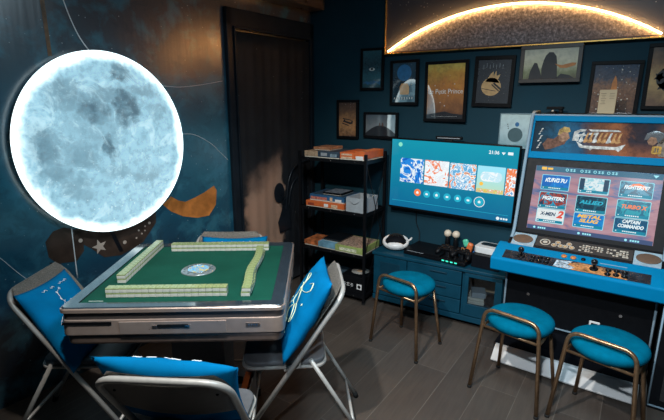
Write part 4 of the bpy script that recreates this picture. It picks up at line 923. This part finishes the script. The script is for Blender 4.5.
# accessory tray below the table corner
b=MB(); C0=Vector((-1.541,1.436)); C1=Vector((-1.400,1.486)); C3=Vector((-1.215,1.20)); C2=C3-(C1-C0)*1.15
inv=Matrix.Translation((TC.x,TC.y,0))@Matrix.Rotation(TRZ,4,'Z'); inv=inv.inverted()
P=[(inv@Vector((p.x,p.y,0))).xy for p in (C0,C1,C3,C2)]
def ring_wall(P,th,z0,z1,mat,name,parent=t):
    b=MB(); c=sum((Vector(p) for p in P),Vector((0,0)))/4
    for i in range(4):
        a=Vector(P[i]); d=Vector(P[(i+1)%4]); ai=a+(c-a).normalized()*th*1.4; di=d+(c-d).normalized()*th*1.4
        b.prism([a,d,di,ai],Matrix.Translation((0,0,z0)),z1-z0,mode='xy')
    return b.build(name,mat,parent)
tr=ring_wall(P,.010,.17,.30,pbr('taupe_shell',(.26,.22,.19),.4,.2),'accessory_tray')
MB().prism(P,Matrix.Translation((0,0,.165)),.008,mode='xy').build('tray_floor',M['black_matte'],tr)
a_=Vector(P[1]);d_=Vector(P[2]); c_=Vector(P[0])-Vector(P[1]); 
MB().prism([a_+c_*.13,d_+c_*.13,d_+c_*.33,a_+c_*.33],Matrix.Translation((0,0,.175)),.118,mode='xy').build('orange_divider',M['orange'],tr)
MB().box(((P[0]+P[1])/2).to_3d()+Vector((-.04,.0,.24)),(.12,.03,.04)).build('tray_bracket',M['black'],t)

# tiles
TWd,TDp,TH_=.0302,.039,.0215
b=MB(); b.box((0,0,TH_*.36),(TWd,TDp,TH_*.72),.002,mi=0); b.box((0,0,TH_*.83),(TWd,TDp,TH_*.34),.002,mi=1)
proto=b.build('mahjong_tile',[M['tile_white'],M['tile_green']]); first=True
def put_tile(x,y,layer,rz,label,group):
    global first
    if first: o=proto; first=False
    else: o=proto.copy(); COL.objects.link(o)
    o.location=T2W(x,y,TZ-.0018+layer*(TH_+.0003)); o.rotation_euler=(0,0,TRZ+rz); mark(o,label,'mahjong tile',group)
ORD='first second third fourth fifth sixth seventh eighth ninth tenth eleventh twelfth thirteenth fourteenth fifteenth sixteenth seventeenth eighteenth'.split()
def wall_row(p0,p1,n,rz,where,wavy=0,side_='from the left'):
    for layer in (0,1):
        for i in range(n):
            f=(i+.5)/n; x=p0[0]+(p1[0]-p0[0])*f; y=p0[1]+(p1[1]-p0[1])*f
            k=wavy*math.sin(f*9+1.2*layer)*.006 if wavy else random.uniform(-.0004,.0004)
            x+=k*(1 if rz else 0); y+=0 if rz else k
            lv='upper' if layer else 'lower'
            put_tile(x,y,layer,rz+(random.uniform(-.03,.03) if wavy else 0),f'lime-backed tile, {ORD[i]} {side_}, {lv} layer of the {where}',f'mahjong tiles on the green table')
O=-.415
wall_row((-.318,.112+O),(.204,.112+O),17,0,'nearest row')
wall_row((-.318,.255+O),(-.318,.80+O),18,PI/2,'left row',side_='from the near end')
wall_row((-.228,.735+O),(.324,.735+O),18,0,'farthest row')
wall_row((.284,.085+O),(.284,.68+O),18,PI/2,'wavy right row',1,'from the near end')

# ---------------------------------------------------------------- folding chairs
def pillow_mesh(w,h,T,seed):
    t_=bmesh.new(); n=26; rnd=random.Random(seed); ph=[rnd.uniform(0,6) for _ in range(6)]
    def surf(u,v,s,off=0):
        x=w/2*u*(1-.07*(1-v*v)); z=h/2*v*(1-.07*(1-u*u))
        e=max(0,(1-abs(u)**2.4)*(1-abs(v)**2.4)); th=T*e**.5
        wr=.005*math.sin(7*u+3*v+ph[0])*e+.004*math.sin(-5*u+9*v+ph[1])*e+.003*math.sin(14*u*v+ph[2])*e
        return (x,s*(th+wr+off),z)
    V={}
    for s in (-1,1):
        for i in range(n+1):
            for j in range(n+1):
                u=-1+2*i/n; v=-1+2*j/n
                if s==1 and (i in (0,n) or j in (0,n)): V[s,i,j]=V[-1,i,j]; continue
                V[s,i,j]=t_.verts.new(surf(u,v,s))
        for i in range(n):
            for j in range(n):
                q=(V[s,i,j],V[s,i+1,j],V[s,i+1,j+1],V[s,i,j+1]); f=t_.faces.new(q if s==-1 else q[::-1]); f.smooth=True
    return t_,surf
def pillow(loc,rot,label,seed,W=.42,H=.42,scale_drawing=1,kind=0):
    """local +y is the printed front"""
    e=empty('throw_pillow',loc,rot=rot,label=label,cat='pillow',group='blue printed pillows on the folding chairs')
    t_,surf=pillow_mesh(W,H,.056,seed)
    m=MB(); m.bm.free(); m.bm=t_; m.build('cushion',M['pillow'],e)
    m=MB()
    def line(L,r=.0025,closed=False):
        P=smooth_curve([(a,c,0) for a,c in L],5); m.tube([surf(p.x,p.y,1,.0022) for p in P],r,5,fl=.5)
    if kind==0:
        line([(-.30,.62),(-.42,.70),(-.52,.55),(-.40,.42),(-.22,.40),(-.05,.48),(.10,.62),(.28,.70),(.36,.60),(.22,.46),(.02,.36),(-.08,.30)])
        line([(-.22,.40),(-.30,.22),(-.28,.06),(-.18,-.02),(-.04,.02),(.02,.14),(-.02,.28),(-.12,.38)])
        line([(-.28,.06),(-.42,-.10),(-.50,-.28),(-.46,-.36),(-.36,-.24),(-.26,-.10),(-.20,-.02)])
        line([(-.04,.02),(.05,-.18),(.02,-.38),(-.06,-.52),(-.14,-.50),(-.10,-.34),(-.10,-.18),(-.15,-.06)])
        line([(-.60,-.55),(-.38,-.62),(-.16,-.68)],.0026)
        for a,c in ((.45,.35),(.50,-.1),(-.65,.2),(.30,-.45)): line([(a-.03,c),(a+.03,c)]); line([(a,c-.03),(a,c+.03)])
    else:
        pts=[(-.1,.72),(.12,.66),(.22,.48),(.10,.30),(-.12,.34),(-.34,.26),(-.52,.12)]
        for i in range(len(pts)-1): line([pts[i],pts[i+1]],.0012)
        for a,c in pts+[(.42,.20),(-.1,.1),(.3,-.05)]: 
            s=.028; line([(a-s,c),(a,c+s),(a+s,c),(a,c-s),(a-s,c)],.0014)
        line([(-.05,.16),(.20,.20),(.36,.10),(.55,.12),(.72,-.02)],.0016); line([(.1,.42),(.18,.36),(.28,.30)],.0014)
        for a in (-.5,-.3,.05,.35): line([(a-.05,.80),(a,.84),(a+.06,.80),(a+.1,.83)],.0018)
        line([(-.2,-.05),(.0,-.12),(.2,-.08)],.0012)
    m.build('line_print',M['piping'] if kind else M['piping_y'],e)
    return e
def folding_chair(loc,rz,label,fold=0):
    t=empty('folding_chair',loc,rz=rz,label=label,cat='chair',group='folding chairs around the mahjong table')
    hw=.208; A=Vector((0,-.25,.795)); F=Vector((0,.27,.012)); d=(F-A)
    def onfr(s,z): k=(A.z-z)/(A.z-F.z); p=A+d*k; return Vector((s,p.y,p.z))
    r=.0115
    P=fillet([(-hw,F.y,F.z),(-hw,A.y,A.z),(hw,A.y,A.z),(hw,F.y,F.z)],.085,8)
    MB().tube(P,r,10).build('front_frame',M['grey_metal'],t)
    piv=Vector((0,-.10,.465)); G=Vector((0,-.36,.012)); h2=hw-.028
    for s in (-1,1):
        MB().tube([(s*h2,piv.y,piv.z),(s*h2,G.y,G.z)],.010,10).build('rear_leg',M['grey_metal'],t)
        MB().tube([(s*(hw-.014),onfr(0,.50).y,.50),(s*(hw-.014),-.05,.44),(s*(hw-.014),.02,.425)],.006,8).build('seat_hinge',M['grey_metal'],t)
        MB().cyl((s*hw,F.y,0),(s*hw,F.y-.012,.035),.015,n=12).build('foot_cap',M['rubber'],t)
        MB().cyl((s*h2,G.y,0),(s*h2,G.y+.010,.03),.014,n=12).build('foot_cap',M['rubber'],t)
    p=onfr(0,.16); MB().tube([(-hw,p.y,p.z),(hw,p.y,p.z)],.008,8).build('front_crossbar',M['grey_metal'],t)
    MB().tube([(-h2,-.30,.12),(h2,-.30,.12)],.008,8).build('rear_crossbar',M['grey_metal'],t)
    # back panel (curved sheet) following the frame slope, plus woven pad in front
    sl=d.normalized(); nrm=Vector((0,-sl.z,sl.y)).normalized()
    if nrm.y<0: nrm=-nrm
    def sheet(z0,z1,w,off,th,bow,mat,name,round_=.0):
        tb_=bmesh.new(); NX_,NZ_=16,8; g=[]
        for i in range(NX_+1):
            row=[]
            for j in range(NZ_+1):
                u=-1+2*i/NX_; v=j/NZ_; zz=z0+(z1-z0)*v-(.035*(1-v))*(1-u*u)*1.0
                cut=w*(1-round_*max(0,(v-.5)*2)**3*.5); p=onfr(u*cut,zz)+nrm*(off-bow*(1-u*u))
                row.append(tb_.verts.new(p))
            g.append(row)
        for i in range(NX_):
            for j in range(NZ_):
                f=tb_.faces.new((g[i][j],g[i+1][j],g[i+1][j+1],g[i][j+1])); f.smooth=True
        bmesh.ops.solidify(tb_,geom=tb_.faces[:],thickness=th)
        m=MB(); m.bm.free(); m.bm=tb_; return m.build(name,mat,t)
    bp=sheet(.625,.785,hw-.006,.0,.003,.012,M['grey_panel'],'back_panel',.25)
    sheet(.615,.803,hw-.008,.021,-.020 if False else .016,.010,M['boucle'],'back_pad',.35)
    for s in (-1,1):
        p=onfr(s*(hw-.045),.735)-nrm*.004; MB().sph(p,.005,10).build('rivet',M['black'],bp)
    m=MB(); m.prism(rrect(.37,.39,.06,6,0,.02),Matrix.Translation((0,0,.425)),.012,mode='xy',bev=.003); m.build('seat_pan',M['grey_metal'],t)
    m=MB(); m.prism(rrect(.355,.375,.06,6,0,.02),Matrix.Translation((0,0,.437)),.024,mode='xy',bev=.008); m.build('seat_pad',M['seat_vinyl'],t)
    return t
CH=[((-1.253,1.575,0),math.atan2(.80,-.60),'grey folding chair on the right side of the mahjong table',0),
    ((-1.19,.94,0),math.atan2(.48,.88),'grey folding chair nearest the camera, its back turned',0),
    ((-2.06,1.065,0),math.atan2(-.83,.56),'grey folding chair on the left, below the moon lamp',0),
    ((-1.865,1.755,0),math.atan2(-.56,-.83),'folding chair behind the mahjong table, mostly hidden by it',0)]
for c in CH: folding_chair(*c[:3])
PL=['blue pillow with pale figure-like line drawing on the right-hand folding chair','blue pillow with small white marks on the front folding chair','blue pillow with white star-map lines on the left folding chair','blue pillow barely showing above the far edge of the mahjong table']
TILT=R(31)
PW=[(.42,.42,0),(.47,.42,1),(.37,.42,1),(.40,.40,1)]
for i,(loc,rz,_,_) in enumerate(CH):
    dz=[.0,.012,.0,-.0][i]; h=PW[i][1]
    ly=-.062; lz=.462+h/2*math.cos(TILT)+dz
    m4=Matrix.Translation(loc)@Matrix.Rotation(rz,4,'Z')@Matrix.Translation(((-.055,-.030,.05,-.04)[i],ly+(-.018,-.008,-.02,0)[i],lz+(.03,-.02,-.03,0)[i]))@Matrix.Rotation(TILT,4,'X')@Matrix.Rotation((R(3),R(4),R(-3),0)[i],4,'Y')
    pillow(m4.to_translation(),m4.to_euler(),PL[i],i+3,PW[i][0],PW[i][1],kind=PW[i][2])

# ---------------------------------------------------------------- stools
def stool(loc,rz,label):
    t=empty('bar_stool',loc,rz=rz,label=label,cat='stool',group='teal stools with brass frames')
    P=fillet([(-.190,-.155,.008),(-.145,-.125,.50),(.145,-.125,.50),(.190,-.155,.008)],.06,8)
    MB().tube(P,.0105,10).build('arched_front_frame',M['brass'],t)
    for s in (-1,1):
        MB().tube([(s*.165,.155,.008),(s*.125,.10,.405)],.0100,10).build('rear_leg',M['brass'],t)
        MB().tube(fillet([(s*.153,-.13,.395),(s*.150,-.05,.395),(s*.125,.10,.40)],.03),.008,8).build('side_rail',M['brass'],t)
        for q in ((s*.190,-.155),(s*.165,.155)): MB().cyl((q[0],q[1],0),(q[0],q[1],.014),.0125,n=12).build('foot_cap',M['rubber'],t)
    MB().tube([(-.152,-.13,.395),(.152,-.13,.395)],.008,8).build('front_rail',M['brass'],t)
    MB().lathe([(.0,.397),(.13,.397),(.155,.405),(.170,.422),(.174,.440),(.168,.456),(.150,.468),(.11,.476),(.05,.480),(.0,.481)],(0,.0,0),n=44).build('seat',M['teal_seat'],t)
    return t
stool((-1.068,2.625,0),R(-13.4),'teal round stool nearest the game rack, in front of the sideboard')
stool((-.345,2.475,0),R(-13),'teal round stool at the left half of the arcade machine')
stool((.075,2.43,0),R(-15),'teal round stool at the right half of the arcade machine')
